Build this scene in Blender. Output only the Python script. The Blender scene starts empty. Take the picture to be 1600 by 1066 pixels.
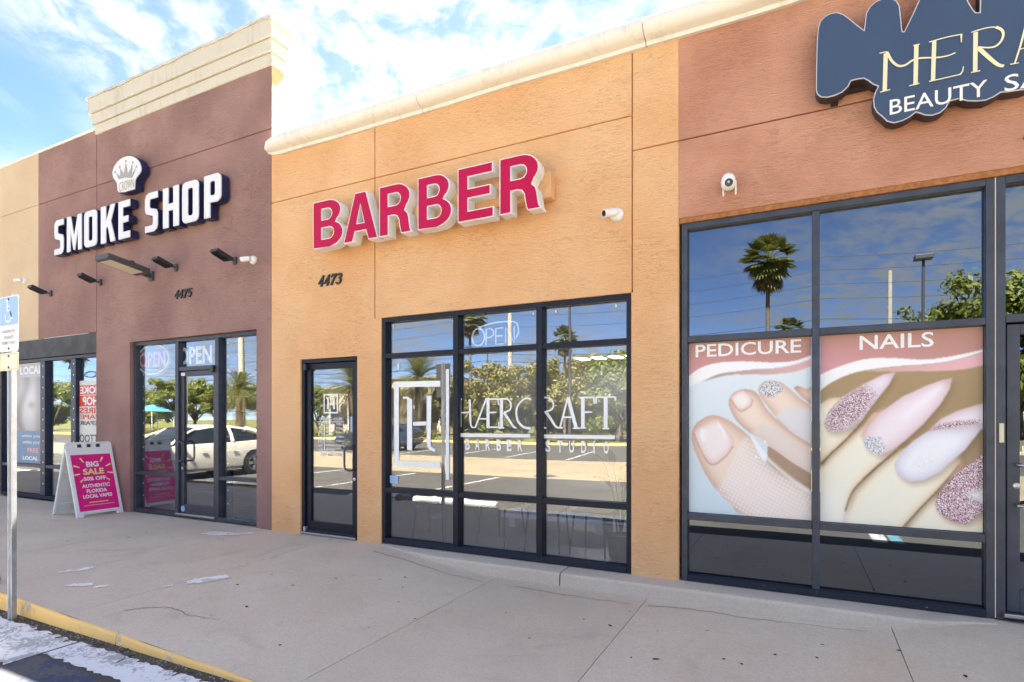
import bpy, bmesh, math, random
import numpy as np
from mathutils import Vector, Matrix
from mathutils.geometry import tessellate_polygon

SC = bpy.context.scene
COL = SC.collection
R = math.radians
rnd = random.Random(7)

# ---------------------------------------------------------------- camera
CAM_Y, CAM_Z, FPX = -5.24, 1.45, 890.0
YAW = math.atan(450 / 890)
cam_d = bpy.data.cameras.new('camera')
cam = bpy.data.objects.new('camera', cam_d)
COL.objects.link(cam)
cam.location = (0, CAM_Y, CAM_Z)
cam.rotation_euler = (R(90), 0, YAW)
cam_d.sensor_width = 36
cam_d.lens = 36 * FPX / 1600
cam_d.shift_y = 122 / 1600
cam_d.clip_start = 0.05
cam_d.clip_end = 2000
SC.camera = cam

# ---------------------------------------------------------------- sky, sun, exposure
SUN_EL, SUN_AZ = R(57), R(9)          # azimuth from +Y (behind the shops) towards +X
world = bpy.data.worlds.new('World')
SC.world = world
world.use_nodes = True
wt = world.node_tree
wt.nodes.clear()


def wn(t, **k):
    n = wt.nodes.new(t)
    for a, b in k.items():
        setattr(n, a, b)
    return n


w_out = wn('ShaderNodeOutputWorld')
w_bg = wn('ShaderNodeBackground')
w_bg.inputs['Strength'].default_value = 0.05
w_sky = wn('ShaderNodeTexSky', sky_type='NISHITA', sun_disc=False)
w_sky.sun_elevation = SUN_EL
w_sky.sun_rotation = SUN_AZ
w_sky.air_density = 0.46
w_sky.dust_density = 0.05
w_sky.ozone_density = 2.2
# thin dappled cloud sheet at a fixed height: direction projected on a plane
w_tc = wn('ShaderNodeTexCoord')
w_sep = wn('ShaderNodeSeparateXYZ')
w_add = wn('ShaderNodeMath', operation='ADD')
w_add.inputs[1].default_value = 0.12
w_max = wn('ShaderNodeMath', operation='MAXIMUM')
w_max.inputs[1].default_value = 0.05
w_dx = wn('ShaderNodeMath', operation='DIVIDE')
w_dy = wn('ShaderNodeMath', operation='DIVIDE')
w_cmb = wn('ShaderNodeCombineXYZ')
L = wt.links.new
L(w_tc.outputs['Generated'], w_sep.inputs[0])
L(w_sep.outputs['Z'], w_add.inputs[0])
L(w_add.outputs[0], w_max.inputs[0])
L(w_sep.outputs['X'], w_dx.inputs[0]); L(w_max.outputs[0], w_dx.inputs[1])
L(w_sep.outputs['Y'], w_dy.inputs[0]); L(w_max.outputs[0], w_dy.inputs[1])
L(w_dx.outputs[0], w_cmb.inputs[0]); L(w_dy.outputs[0], w_cmb.inputs[1])
w_rot = wn('ShaderNodeVectorRotate', rotation_type='Z_AXIS')
w_rot.inputs['Angle'].default_value = R(238)
L(w_cmb.outputs[0], w_rot.inputs['Vector'])


def w_noise(scale, detail, rough, off, stretch=(1, 1, 1), dist=0.0):
    m = wn('ShaderNodeMapping')
    m.inputs['Location'].default_value = off
    m.inputs['Scale'].default_value = stretch
    n = wn('ShaderNodeTexNoise')
    n.inputs['Scale'].default_value = scale
    n.inputs['Detail'].default_value = detail
    n.inputs['Roughness'].default_value = rough
    n.inputs['Distortion'].default_value = dist
    L(w_rot.outputs[0], m.inputs[0]); L(m.outputs[0], n.inputs['Vector'])
    return n.outputs[0]


def w_range(sock, a, b):
    n = wn('ShaderNodeMapRange', interpolation_type='SMOOTHSTEP')
    n.inputs['From Min'].default_value = a
    n.inputs['From Max'].default_value = b
    L(sock, n.inputs['Value'])
    return n.outputs[0]


def w_math(op, a, b):
    n = wn('ShaderNodeMath', operation=op)
    for i, s in enumerate((a, b)):
        if isinstance(s, (int, float)):
            n.inputs[i].default_value = s
        else:
            L(s, n.inputs[i])
    return n.outputs[0]


big = w_range(w_noise(0.62, 2, 0.5, (3.1, 1.15, 0)), 0.36, 0.54)
dap = w_range(w_noise(8.5, 5, 0.6, (0.4, 2.2, 0), (1, 1.2, 1), 0.35), 0.36, 0.62)
wisp = w_range(w_noise(2.2, 6, 0.6, (5.0, 0.2, 0), (0.6, 1.8, 1)), 0.52, 0.8)
cl = w_math('MULTIPLY', big, w_math('ADD', w_math('MULTIPLY', dap, 0.85), 0.15))
cl = w_math('MAXIMUM', cl, w_math('MULTIPLY', wisp, 0.35))
cl = w_math('MULTIPLY', cl, 0.9)
w_mix = wn('ShaderNodeMix', data_type='RGBA')
L(cl, w_mix.inputs[0])
L(w_sky.outputs[0], w_mix.inputs[6])
w_mix.inputs[7].default_value = (2.65, 2.64, 2.62, 1)
L(w_mix.outputs[2], w_bg.inputs['Color'])
L(w_bg.outputs[0], w_out.inputs['Surface'])

sun_d = bpy.data.lights.new('sun', 'SUN')
sun_d.energy = 5.0
sun_d.angle = R(0.5)
sun_d.color = (1.0, 0.91, 0.76)
sun = bpy.data.objects.new('sun', sun_d)
COL.objects.link(sun)
sd = Vector((math.sin(SUN_AZ) * math.cos(SUN_EL), math.cos(SUN_AZ) * math.cos(SUN_EL), math.sin(SUN_EL)))
sun.rotation_euler = sd.to_track_quat('Z', 'Y').to_euler()
sun.location = (6, 10, 20)

SC.view_settings.view_transform = 'Standard'
SC.view_settings.look = 'None'
SC.view_settings.exposure = 3.5
SC.view_settings.gamma = 1.0
SC.cycles.max_bounces = 10
SC.cycles.transparent_max_bounces = 24
SC.cycles.glossy_bounces = 5
SC.cycles.diffuse_bounces = 4
SC.cycles.sample_clamp_indirect = 6
SC.cycles.caustics_reflective = False
SC.cycles.caustics_refractive = False
SC.cycles.use_denoising = True

# ---------------------------------------------------------------- measuring helpers
_F = (-math.sin(YAW), math.cos(YAW))
_Rt = (math.cos(YAW), math.sin(YAW))


def on_wall(px, py, Y=0.0):
    """survey: photo pixel -> (X, Z) on the vertical plane y = Y"""
    k = (px - 800) / FPX
    rx, ry = _F[0] + _Rt[0] * k, _F[1] + _Rt[1] * k
    t = (Y - CAM_Y) / ry
    return (t * rx, CAM_Z - t * (py - 655) / FPX)


# ---------------------------------------------------------------- text glyph cache (one evaluation for all)
TEXTS = {}


def bake_texts(items):
    obs = []
    for body, bold in items:
        cu = bpy.data.curves.new('t', 'FONT')
        cu.body = body
        cu.offset = bold
        cu.resolution_u = 3
        ob = bpy.data.objects.new('t', cu)
        COL.objects.link(ob)
        obs.append((body, bold, ob, cu))
    dg = bpy.context.evaluated_depsgraph_get()
    for body, bold, ob, cu in obs:
        me = bpy.data.meshes.new_from_object(ob.evaluated_get(dg))
        vs = [(v.co.x, v.co.y) for v in me.vertices]
        fs = [tuple(p.vertices) for p in me.polygons]
        x0 = min(v[0] for v in vs); x1 = max(v[0] for v in vs)
        y0 = min(v[1] for v in vs); y1 = max(v[1] for v in vs)
        vs = [((x - x0) / (x1 - x0), (y - y0) / (y1 - y0)) for x, y in vs]
        TEXTS[body] = (vs, fs, (x1 - x0) / (y1 - y0))
        bpy.data.objects.remove(ob)
        bpy.data.curves.remove(cu)
        bpy.data.meshes.remove(me)


bake_texts([('PEDICURE', .012), ('NAILS', .012), ('BEAUTY', .004), ('SALON', .004), ('CROWN', .0), ('OPENING HOURS', .004),
            ('407-507-9285', .01), ('CLOSED', .006), ('9:00am - 7:00pm', .006), ('8:00am - 5:00pm', .006),
            ('MON', .006), ('TUE', .006), ('WED', .006), ('THU', .006), ('FRI', .006), ('SAT', .006), ('SUN', .006),
            ('BIG', .035), ('SALE', .035), ('50% OFF', .03), ('AUTHENTIC', .03), ('FLORIDA', .03), ('LOCAL VAPES', .03),
            ('LOCAL', .04), ('within you!', .01), ('FREE', .02), ('OPEN', .03), ('PARKING BY', .01), ('DISABLED', .01), ('PERMIT ONLY', .01),
            ('SMOKE', .04), ('SHOP', .04), ('TIRES', .02), ('VAPE', .02), ('REPAIR', .01), ('TATTOO', .0), ('VISA', .03)]
           + [(c, .03) for c in 'BARESTUDIO'])


# ---------------------------------------------------------------- mesh builder
class M:
    def __init__(s, xf=None):
        s.v, s.f = [], []
        s.xf = xf or (lambda u, v, w: (u, w, v))

    def add(s, vs, fs):
        o = len(s.v)
        s.v += [tuple(v) for v in vs]
        s.f += [tuple(i + o for i in f) for f in fs]
        return s

    def box(s, x0, x1, y0, y1, z0, z1):
        return s.add([(x0, y0, z0), (x1, y0, z0), (x1, y1, z0), (x0, y1, z0), (x0, y0, z1), (x1, y0, z1), (x1, y1, z1), (x0, y1, z1)],
                     [(0, 3, 2, 1), (4, 5, 6, 7), (0, 1, 5, 4), (1, 2, 6, 5), (2, 3, 7, 6), (3, 0, 4, 7)])

    def obox(s, c, ax, ay, az):
        """oriented box: centre + three half-axis vectors"""
        c, ax, ay, az = map(Vector, (c, ax, ay, az))
        vs = [c + ax * i + ay * j + az * k for k in (-1, 1) for j, i in ((-1, -1), (-1, 1), (1, 1), (1, -1))]
        return s.add(vs, [(0, 3, 2, 1), (4, 5, 6, 7), (0, 1, 5, 4), (1, 2, 6, 5), (2, 3, 7, 6), (3, 0, 4, 7)])

    def tube(s, pts, r, n=8, caps=True):
        pts = [Vector(p) for p in pts]
        rs = r if isinstance(r, (list, tuple)) else [r] * len(pts)
        o = len(s.v)
        up = None
        for i, p in enumerate(pts):
            d = (pts[min(i + 1, len(pts) - 1)] - pts[max(i - 1, 0)]).normalized()
            if up is None:
                up = d.orthogonal().normalized()
            up = (up - d * up.dot(d)).normalized()
            b = d.cross(up)
            for k in range(n):
                a = 2 * math.pi * k / n
                s.v.append(tuple(p + (up * math.cos(a) + b * math.sin(a)) * rs[i]))
        for i in range(len(pts) - 1):
            for k in range(n):
                a, b2 = o + i * n + k, o + i * n + (k + 1) % n
                s.f.append((a, b2, b2 + n, a + n))
        if caps:
            s.f.append(tuple(o + k for k in range(n))[::-1])
            s.f.append(tuple(o + (len(pts) - 1) * n + k for k in range(n)))
        return s

    def prism(s, loops, w0, w1, back=True):
        """loops in (u, v); extruded from w0 (front) to w1"""
        if not isinstance(loops[0][0], (tuple, list)):
            loops = [loops]
        flat = [p for l in loops for p in l]
        tri = tessellate_polygon([[Vector((p[0], p[1], 0)) for p in l] for l in loops])
        n = len(flat)
        vs = [s.xf(p[0], p[1], w0) for p in flat]
        fs = []
        for t in tri:
            a, b, c = (flat[i] for i in t)
            ar = (b[0] - a[0]) * (c[1] - a[1]) - (c[0] - a[0]) * (b[1] - a[1])
            if abs(ar) < 1e-12:
                continue
            fs.append(tuple(t) if ar > 0 else tuple(t[::-1]))
        if w1 is not None:
            vs += [s.xf(p[0], p[1], w1) for p in flat]
            if back:
                fs += [tuple(i + n for i in t[::-1]) for t in fs]
            o = 0
            for li, l in enumerate(loops):
                m = len(l)
                area = sum(l[i][0] * l[(i + 1) % m][1] - l[(i + 1) % m][0] * l[i][1] for i in range(m))
                for i in range(m):
                    a, b = o + i, o + (i + 1) % m
                    q = (a, b, b + n, a + n)
                    pos = area > 0
                    if li > 0:
                        pos = not pos
                    fs.append(q[::-1] if pos else q)
                o += m
        return s.add(vs, fs)

    def text(s, body, u0, u1, v0, v1, w, flip=False):
        vs, fs, _ = TEXTS[body]
        s.add([s.xf(u0 + ((1 - x) if flip else x) * (u1 - u0), v0 + y * (v1 - v0), w) for x, y in vs], fs)
        return s

    def textc(s, body, uc, vc, hh, w, stretch=1.0):
        """centred, natural aspect"""
        a = TEXTS[body][2] * hh * stretch
        return s.text(body, uc - a / 2, uc + a / 2, vc - hh / 2, vc + hh / 2, w)

    def lathe(s, c, axis, prof, n=16):
        """prof: list of (along axis, radius)"""
        c, ax = Vector(c), Vector(axis).normalized()
        u = ax.orthogonal().normalized()
        b = ax.cross(u)
        o = len(s.v)
        for h, r in prof:
            for k in range(n):
                a = 2 * math.pi * k / n
                s.v.append(tuple(c + ax * h + (u * math.cos(a) + b * math.sin(a)) * r))
        for i in range(len(prof) - 1):
            for k in range(n):
                a, b2 = o + i * n + k, o + i * n + (k + 1) % n
                s.f.append((a, b2, b2 + n, a + n))
        s.f.append(tuple(o + k for k in range(n))[::-1])
        s.f.append(tuple(o + (len(prof) - 1) * n + k for k in range(n)))
        return s

    def mesh(s, name, mat, smooth=None, bevel=0.0, fix=False):
        me = bpy.data.meshes.new(name)
        me.from_pydata(s.v, [], s.f)
        if bevel or fix:
            bm = bmesh.new()
            bm.from_mesh(me)
            if fix:
                bmesh.ops.recalc_face_normals(bm, faces=bm.faces)
            if bevel:
                es = [e for e in bm.edges if len(e.link_faces) == 2 and e.calc_face_angle(0) > 0.6]
                bmesh.ops.bevel(bm, geom=es, offset=bevel, segments=2, profile=0.5, affect='EDGES', clamp_overlap=True)
            bm.to_mesh(me)
            bm.free()
        if mat is not None:
            me.materials.append(mat)
        if smooth is not None and len(me.polygons):
            me.polygons.foreach_set('use_smooth', [True] * len(me.polygons))
            if smooth < 180:
                me.set_sharp_from_angle(angle=R(smooth))
        me.update()
        return me

    def build(s, name, mat, parent=None, **k):
        ob = bpy.data.objects.new(name, s.mesh(name, mat, **k))
        COL.objects.link(ob)
        if parent is not None:
            put(ob, parent)
        return ob


def wmat(o):
    m = o.matrix_basis.copy()
    if o.parent:
        m = wmat(o.parent) @ o.matrix_parent_inverse @ m
    return m


def put(ob, parent):
    ob.parent = parent
    ob.matrix_parent_inverse = wmat(parent).inverted()


def tag(o, label=None, cat=None, group=None, kind=None):
    for k, v in (('label', label), ('category', cat), ('group', group), ('kind', kind)):
        if v:
            o[k] = v
    return o


def empty(name, loc, label, cat, group=None):
    o = bpy.data.objects.new(name, None)
    COL.objects.link(o)
    o.location = loc
    o.empty_display_size = 0.2
    return tag(o, label, cat, group)


def copy_tree(o, parent=None):
    c = o.copy()
    COL.objects.link(c)
    if parent is not None:
        c.parent = parent
    for ch in [x for x in COL.objects if x.parent == o]:
        copy_tree(ch, c)
    return c


def arc(cx, cy, rx, ry, a0, a1, n=8):
    return [(cx + rx * math.cos(R(a0 + (a1 - a0) * i / n)), cy + ry * math.sin(R(a0 + (a1 - a0) * i / n))) for i in range(n + 1)]


def spline(pts, n=6, closed=True):
    out = []
    m = len(pts)
    for i in range(m if closed else m - 1):
        p = [pts[(i + k) % m] if closed else pts[min(max(i + k, 0), m - 1)] for k in (-1, 0, 1, 2)]
        for j in range(n):
            t = j / n
            out.append(tuple(0.5 * (2 * p[1][d] + (p[2][d] - p[0][d]) * t + (2 * p[0][d] - 5 * p[1][d] + 4 * p[2][d] - p[3][d]) * t * t
                                    + (3 * p[1][d] - p[0][d] - 3 * p[2][d] + p[3][d]) * t ** 3) for d in range(2)))
    if not closed:
        out.append(tuple(pts[-1]))
    return out


def ribbon(pts, w0, w1=None):
    """a stroke of width w0..w1 along a 2-D polyline -> closed loop"""
    w1 = w0 if w1 is None else w1
    m = len(pts)
    a, b = [], []
    for i, p in enumerate(pts):
        q0, q1 = pts[max(i - 1, 0)], pts[min(i + 1, m - 1)]
        dx, dy = q1[0] - q0[0], q1[1] - q0[1]
        l = math.hypot(dx, dy) or 1
        w = (w0 + (w1 - w0) * i / max(m - 1, 1)) / 2
        nx, ny = -dy / l * w, dx / l * w
        a.append((p[0] + nx, p[1] + ny))
        b.append((p[0] - nx, p[1] - ny))
    return a + b[::-1]


def inset(loop, d, hole=False):
    """move a closed loop inwards (outer) / outwards (hole) by d"""
    m = len(loop)
    area = sum(loop[i][0] * loop[(i + 1) % m][1] - loop[(i + 1) % m][0] * loop[i][1] for i in range(m))
    sg = 1 if area > 0 else -1
    if hole:
        sg = -sg
    out = []
    for i in range(m):
        p, a, b = loop[i], loop[i - 1], loop[(i + 1) % m]
        e1 = Vector((p[0] - a[0], p[1] - a[1]))
        e2 = Vector((b[0] - p[0], b[1] - p[1]))
        if e1.length < 1e-6 or e2.length < 1e-6:
            out.append(p)
            continue
        e1.normalize(); e2.normalize()
        n1, n2 = Vector((-e1.y, e1.x)), Vector((-e2.y, e2.x))
        n = n1 + n2
        if n.length < 1e-4:
            out.append(p)
            continue
        n.normalize()
        k = min(1 / max(n.dot(n1), 0.3), 2.2)
        out.append((p[0] + n.x * d * k * sg, p[1] + n.y * d * k * sg))
    return out


def fit(loops, u0, u1, v0, v1):
    return [[(u0 + x * (u1 - u0), v0 + y * (v1 - v0)) for x, y in l] for l in loops]


# ---------------------------------------------------------------- materials
def nmat(name):
    m = bpy.data.materials.new(name)
    m.use_nodes = True
    nt = m.node_tree
    b = nt.nodes['Principled BSDF']
    return m, nt, b


def plain(name, col, rough=0.6, metal=0.0, var=0.06, vscale=3.0, bump=0.0, bscale=60.0, spec=None, coat=0.0):
    """base colour with soft noise wear, roughness variation and fine relief"""
    m, nt, b = nmat(name)
    n, l = nt.nodes, nt.links
    tc = n.new('ShaderNodeTexCoord')
    nz = n.new('ShaderNodeTexNoise')
    nz.inputs['Scale'].default_value = vscale
    nz.inputs['Detail'].default_value = 6
    l.new(tc.outputs['Object'], nz.inputs['Vector'])
    mr = n.new('ShaderNodeMapRange')
    mr.inputs['From Min'].default_value = .3
    mr.inputs['From Max'].default_value = .7
    mr.inputs['To Min'].default_value = 1 - var
    mr.inputs['To Max'].default_value = 1 + var
    l.new(nz.outputs[0], mr.inputs['Value'])
    mx = n.new('ShaderNodeMix')
    mx.data_type = 'RGBA'
    mx.blend_type = 'MULTIPLY'
    mx.inputs[0].default_value = 1
    mx.inputs[6].default_value = (*col, 1)
    l.new(mr.outputs[0], mx.inputs[7])
    l.new(mx.outputs[2], b.inputs['Base Color'])
    b.inputs['Roughness'].default_value = rough
    b.inputs['Metallic'].default_value = metal
    if spec is not None:
        b.inputs['Specular IOR Level'].default_value = spec
    b.inputs['Coat Weight'].default_value = coat
    b.inputs['Coat Roughness'].default_value = .04
    if bump:
        n2 = n.new('ShaderNodeTexNoise')
        n2.inputs['Scale'].default_value = bscale
        n2.inputs['Detail'].default_value = 4
        l.new(tc.outputs['Object'], n2.inputs['Vector'])
        bp = n.new('ShaderNodeBump')
        bp.inputs['Strength'].default_value = bump
        bp.inputs['Distance'].default_value = .01
        l.new(n2.outputs[0], bp.inputs['Height'])
        l.new(bp.outputs[0], b.inputs['Normal'])
    return m


def streaked(name, col, dirt, amount=.5, rough=.62):
    """painted trim with rain streaks running down and blotchy grime"""
    m, nt, b = nmat(name)
    n, l = nt.nodes, nt.links
    tc = n.new('ShaderNodeTexCoord')
    outs = []
    for sc, st_, d in ((1, (16, 16, 1.1), 5), (3.2, (1, 1, 1), 6), (1, (60, 60, 5), 3)):
        mp = n.new('ShaderNodeMapping')
        mp.inputs['Scale'].default_value = st_
        z = n.new('ShaderNodeTexNoise')
        z.inputs['Scale'].default_value = sc
        z.inputs['Detail'].default_value = d
        z.inputs['Roughness'].default_value = .65
        l.new(tc.outputs['Object'], mp.inputs[0])
        l.new(mp.outputs[0], z.inputs['Vector'])
        outs.append(z.outputs[0])
    mu = n.new('ShaderNodeMath')
    mu.operation = 'MULTIPLY'
    l.new(outs[0], mu.inputs[0])
    l.new(outs[1], mu.inputs[1])
    mr = n.new('ShaderNodeMapRange')
    mr.interpolation_type = 'SMOOTHSTEP'
    mr.inputs['From Min'].default_value = .24
    mr.inputs['From Max'].default_value = .42
    mr.inputs['To Max'].default_value = amount
    l.new(mu.outputs[0], mr.inputs['Value'])
    mx = n.new('ShaderNodeMix')
    mx.data_type = 'RGBA'
    l.new(mr.outputs[0], mx.inputs[0])
    mx.inputs[6].default_value = (*col, 1)
    mx.inputs[7].default_value = (*dirt, 1)
    l.new(mx.outputs[2], b.inputs['Base Color'])
    b.inputs['Roughness'].default_value = rough
    bp = n.new('ShaderNodeBump')
    bp.inputs['Strength'].default_value = .2
    bp.inputs['Distance'].default_value = .01
    l.new(outs[1], bp.inputs['Height'])
    l.new(bp.outputs[0], b.inputs['Normal'])
    return m


def stucco(name, col, col2, strength=.9):
    """hand-trowelled stucco: short ragged horizontal ridges, dirt caught on them, patchy fading"""
    m, nt, b = nmat(name)
    n, l = nt.nodes, nt.links
    tc = n.new('ShaderNodeTexCoord')

    def noise(sc, stretch, det, rough, dist=0):
        mp = n.new('ShaderNodeMapping')
        mp.inputs['Scale'].default_value = stretch
        z = n.new('ShaderNodeTexNoise')
        z.inputs['Scale'].default_value = sc
        z.inputs['Detail'].default_value = det
        z.inputs['Roughness'].default_value = rough
        z.inputs['Distortion'].default_value = dist
        l.new(tc.outputs['Object'], mp.inputs[0])
        l.new(mp.outputs[0], z.inputs['Vector'])
        return z.outputs[0]

    def mr(s, a, c, lo, hi):
        q = n.new('ShaderNodeMapRange')
        q.interpolation_type = 'SMOOTHSTEP'
        for k, v in zip(('From Min', 'From Max', 'To Min', 'To Max'), (a, c, lo, hi)):
            q.inputs[k].default_value = v
        l.new(s, q.inputs['Value'])
        return q.outputs[0]

    def ma(op, a, c):
        q = n.new('ShaderNodeMath')
        q.operation = op
        for i, s in enumerate((a, c)):
            if isinstance(s, (int, float)):
                q.inputs[i].default_value = s
            else:
                l.new(s, q.inputs[i])
        return q.outputs[0]

    ridge = noise(13, (1, 1, 5.2), 4, .58, .9)
    ridge2 = noise(34, (1, 1, 3.6), 4, .65, .5)
    fine = noise(120, (1, 1, 1), 2, .6)
    patch = noise(.9, (1, 1, 1), 4, .55)
    drag = mr(ridge, .56, .66, 0, 1)                  # torn trowel marks
    mask = mr(noise(1.6, (1, 1, 1.4), 3, .6), .38, .62, .25, 1)
    h = ma('ADD', ma('MULTIPLY', ridge, .75), ma('ADD', ma('MULTIPLY', ridge2, .55), ma('MULTIPLY', fine, .22)))
    h = ma('SUBTRACT', h, ma('MULTIPLY', ma('MULTIPLY', drag, mask), .30))
    bp = n.new('ShaderNodeBump')
    bp.inputs['Strength'].default_value = strength
    bp.inputs['Distance'].default_value = .024
    l.new(h, bp.inputs['Height'])
    l.new(bp.outputs[0], b.inputs['Normal'])
    mx = n.new('ShaderNodeMix')
    mx.data_type = 'RGBA'
    l.new(mr(patch, .35, .68, 0, 1), mx.inputs[0])
    mx.inputs[6].default_value = (*col, 1)
    mx.inputs[7].default_value = (*col2, 1)
    speck = mr(noise(42, (1, 1, 2.6), 4, .7, .6), .60, .70, 0, 1)
    dirt = ma('MAXIMUM', ma('MULTIPLY', ma('MULTIPLY', speck, mask), .55), ma('MULTIPLY', ma('MULTIPLY', drag, mask), .05))
    m2 = n.new('ShaderNodeMix')
    m2.data_type = 'RGBA'
    l.new(dirt, m2.inputs[0])
    l.new(mx.outputs[2], m2.inputs[6])
    m2.inputs[7].default_value = (col[0] * .33, col[1] * .33, col[2] * .36, 1)
    l.new(m2.outputs[2], b.inputs['Base Color'])
    b.inputs['Roughness'].default_value = .82
    b.inputs['Specular IOR Level'].default_value = .3
    return m


def concrete(name, col, col2, stain=.35, speck=.5, bump=.25, scale=1.0):
    m, nt, b = nmat(name)
    n, l = nt.nodes, nt.links
    tc = n.new('ShaderNodeTexCoord')

    def noise(sc, det, rough, dist=0):
        z = n.new('ShaderNodeTexNoise')
        z.inputs['Scale'].default_value = sc * scale
        z.inputs['Detail'].default_value = det
        z.inputs['Roughness'].default_value = rough
        z.inputs['Distortion'].default_value = dist
        l.new(tc.outputs['Object'], z.inputs['Vector'])
        return z.outputs[0]

    def mr(s, a, c, lo, hi):
        q = n.new('ShaderNodeMapRange')
        q.interpolation_type = 'SMOOTHSTEP'
        for k, v in zip(('From Min', 'From Max', 'To Min', 'To Max'), (a, c, lo, hi)):
            q.inputs[k].default_value = v
        l.new(s, q.inputs['Value'])
        return q.outputs[0]

    def mix(f, a, c, bt='MIX'):
        q = n.new('ShaderNodeMix')
        q.data_type = 'RGBA'
        q.blend_type = bt
        if isinstance(f, float):
            q.inputs[0].default_value = f
        else:
            l.new(f, q.inputs[0])
        for i, s in ((6, a), (7, c)):
            if isinstance(s, tuple):
                q.inputs[i].default_value = (*s, 1)
            else:
                l.new(s, q.inputs[i])
        return q.outputs[2]

    c = mix(mr(noise(.7, 5, .6, .3), .32, .68, 0, 1), col, col2)
    oi = n.new('ShaderNodeObjectInfo')
    c = mix(mr(oi.outputs['Random'], 0, 1, 0, stain * .45), c, (col[0] * .80, col[1] * .80, col[2] * .82))
    c = mix(mr(noise(.45, 3, .5, .6), .55, .72, 0, stain * .8), c, (col[0] * 1.0, col[1] * .88, col[2] * .74))
    c = mix(mr(noise(5.5, 8, .75, 1.6), .57, .75, 0, stain * .7), c, tuple(x * .58 for x in col))
    dk = tuple(x * .62 for x in col)
    c = mix(mr(noise(1.7, 7, .68, .8), .52, .78, 0, stain), c, dk)
    c = mix(mr(noise(48, 5, .75), .36, .66, .32, 0), c, tuple(x * .66 for x in col))
    c = mix(mr(noise(13, 6, .7, 1.0), .56, .74, 0, stain * .8), c, tuple(x * .72 for x in col))
    sp = noise(150, 3, .7)
    c = mix(mr(sp, .58, .72, 0, speck), c, tuple(x * .45 for x in col))
    c = mix(mr(sp, .28, .4, speck * .8, 0), c, tuple(min(1, x * 1.45) for x in col))
    l.new(c, b.inputs['Base Color'])
    b.inputs['Roughness'].default_value = .88
    b.inputs['Specular IOR Level'].default_value = .25
    q = n.new('ShaderNodeMath')
    q.operation = 'ADD'
    l.new(noise(90, 4, .7), q.inputs[0])
    l.new(noise(7, 3, .5), q.inputs[1])
    bp = n.new('ShaderNodeBump')
    bp.inputs['Strength'].default_value = bump
    bp.inputs['Distance'].default_value = .008
    l.new(q.outputs[0], bp.inputs['Height'])
    l.new(bp.outputs[0], b.inputs['Normal'])
    return m


def worn_paint(name, col, under, amount=.5, scale=3.0):
    """road paint scuffed through to the surface below"""
    m, nt, b = nmat(name)
    n, l = nt.nodes, nt.links
    tc = n.new('ShaderNodeTexCoord')
    outs = []
    for sc, d in ((scale, 8), (40, 4)):
        z = n.new('ShaderNodeTexNoise')
        z.inputs['Scale'].default_value = sc
        z.inputs['Detail'].default_value = d
        z.inputs['Roughness'].default_value = .7
        l.new(tc.outputs['Object'], z.inputs['Vector'])
        outs.append(z.outputs[0])
    ad = n.new('ShaderNodeMath')
    ad.operation = 'MULTIPLY_ADD'
    ad.inputs[1].default_value = .35
    l.new(outs[1], ad.inputs[0])
    l.new(outs[0], ad.inputs[2])
    mr = n.new('ShaderNodeMapRange')
    mr.interpolation_type = 'SMOOTHSTEP'
    mr.inputs['From Min'].default_value = 1.0 - amount * .6
    mr.inputs['From Max'].default_value = 1.06 - amount * .6
    l.new(ad.outputs[0], mr.inputs['Value'])
    mx = n.new('ShaderNodeMix')
    mx.data_type = 'RGBA'
    l.new(mr.outputs[0], mx.inputs[0])
    mx.inputs[6].default_value = (*col, 1)
    mx.inputs[7].default_value = (*under, 1)
    l.new(mx.outputs[2], b.inputs['Base Color'])
    b.inputs['Roughness'].default_value = .8
    bp = n.new('ShaderNodeBump')
    bp.inputs['Strength'].default_value = .2
    bp.inputs['Distance'].default_value = .006
    l.new(outs[1], bp.inputs['Height'])
    l.new(bp.outputs[0], b.inputs['Normal'])
    return m


def glass(name, tint, r0, film=(.93, .97, 1)):
    """tinted storefront pane: mirror reflection by angle over a tinted see-through"""
    m = bpy.data.materials.new(name)
    m.use_nodes = True
    nt = m.node_tree
    n, l = nt.nodes, nt.links
    n.clear()
    out = n.new('ShaderNodeOutputMaterial')
    tr = n.new('ShaderNodeBsdfTransparent')
    tr.inputs[0].default_value = (*tint, 1)
    gl = n.new('ShaderNodeBsdfGlossy')
    gl.inputs['Roughness'].default_value = 0.0
    gl.inputs['Color'].default_value = (*film, 1)
    tc = n.new('ShaderNodeTexCoord')
    nz = n.new('ShaderNodeTexNoise')
    nz.inputs['Scale'].default_value = .9
    nz.inputs['Detail'].default_value = 0
    l.new(tc.outputs['Object'], nz.inputs['Vector'])
    bp = n.new('ShaderNodeBump')
    bp.inputs['Strength'].default_value = .05
    bp.inputs['Distance'].default_value = .02
    l.new(nz.outputs[0], bp.inputs['Height'])
    l.new(bp.outputs[0], gl.inputs['Normal'])
    lw = n.new('ShaderNodeLayerWeight')
    lw.inputs['Blend'].default_value = .5
    pw = n.new('ShaderNodeMath')
    pw.operation = 'POWER'
    pw.inputs[1].default_value = 4.0
    l.new(lw.outputs['Facing'], pw.inputs[0])
    ma = n.new('ShaderNodeMath')
    ma.operation = 'MULTIPLY_ADD'
    ma.inputs[1].default_value = 1 - r0
    ma.inputs[2].default_value = r0
    l.new(pw.outputs[0], ma.inputs[0])
    mx = n.new('ShaderNodeMixShader')
    l.new(ma.outputs[0], mx.inputs[0])
    l.new(tr.outputs[0], mx.inputs[1])
    l.new(gl.outputs[0], mx.inputs[2])
    l.new(mx.outputs[0], out.inputs['Surface'])
    return m


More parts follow.
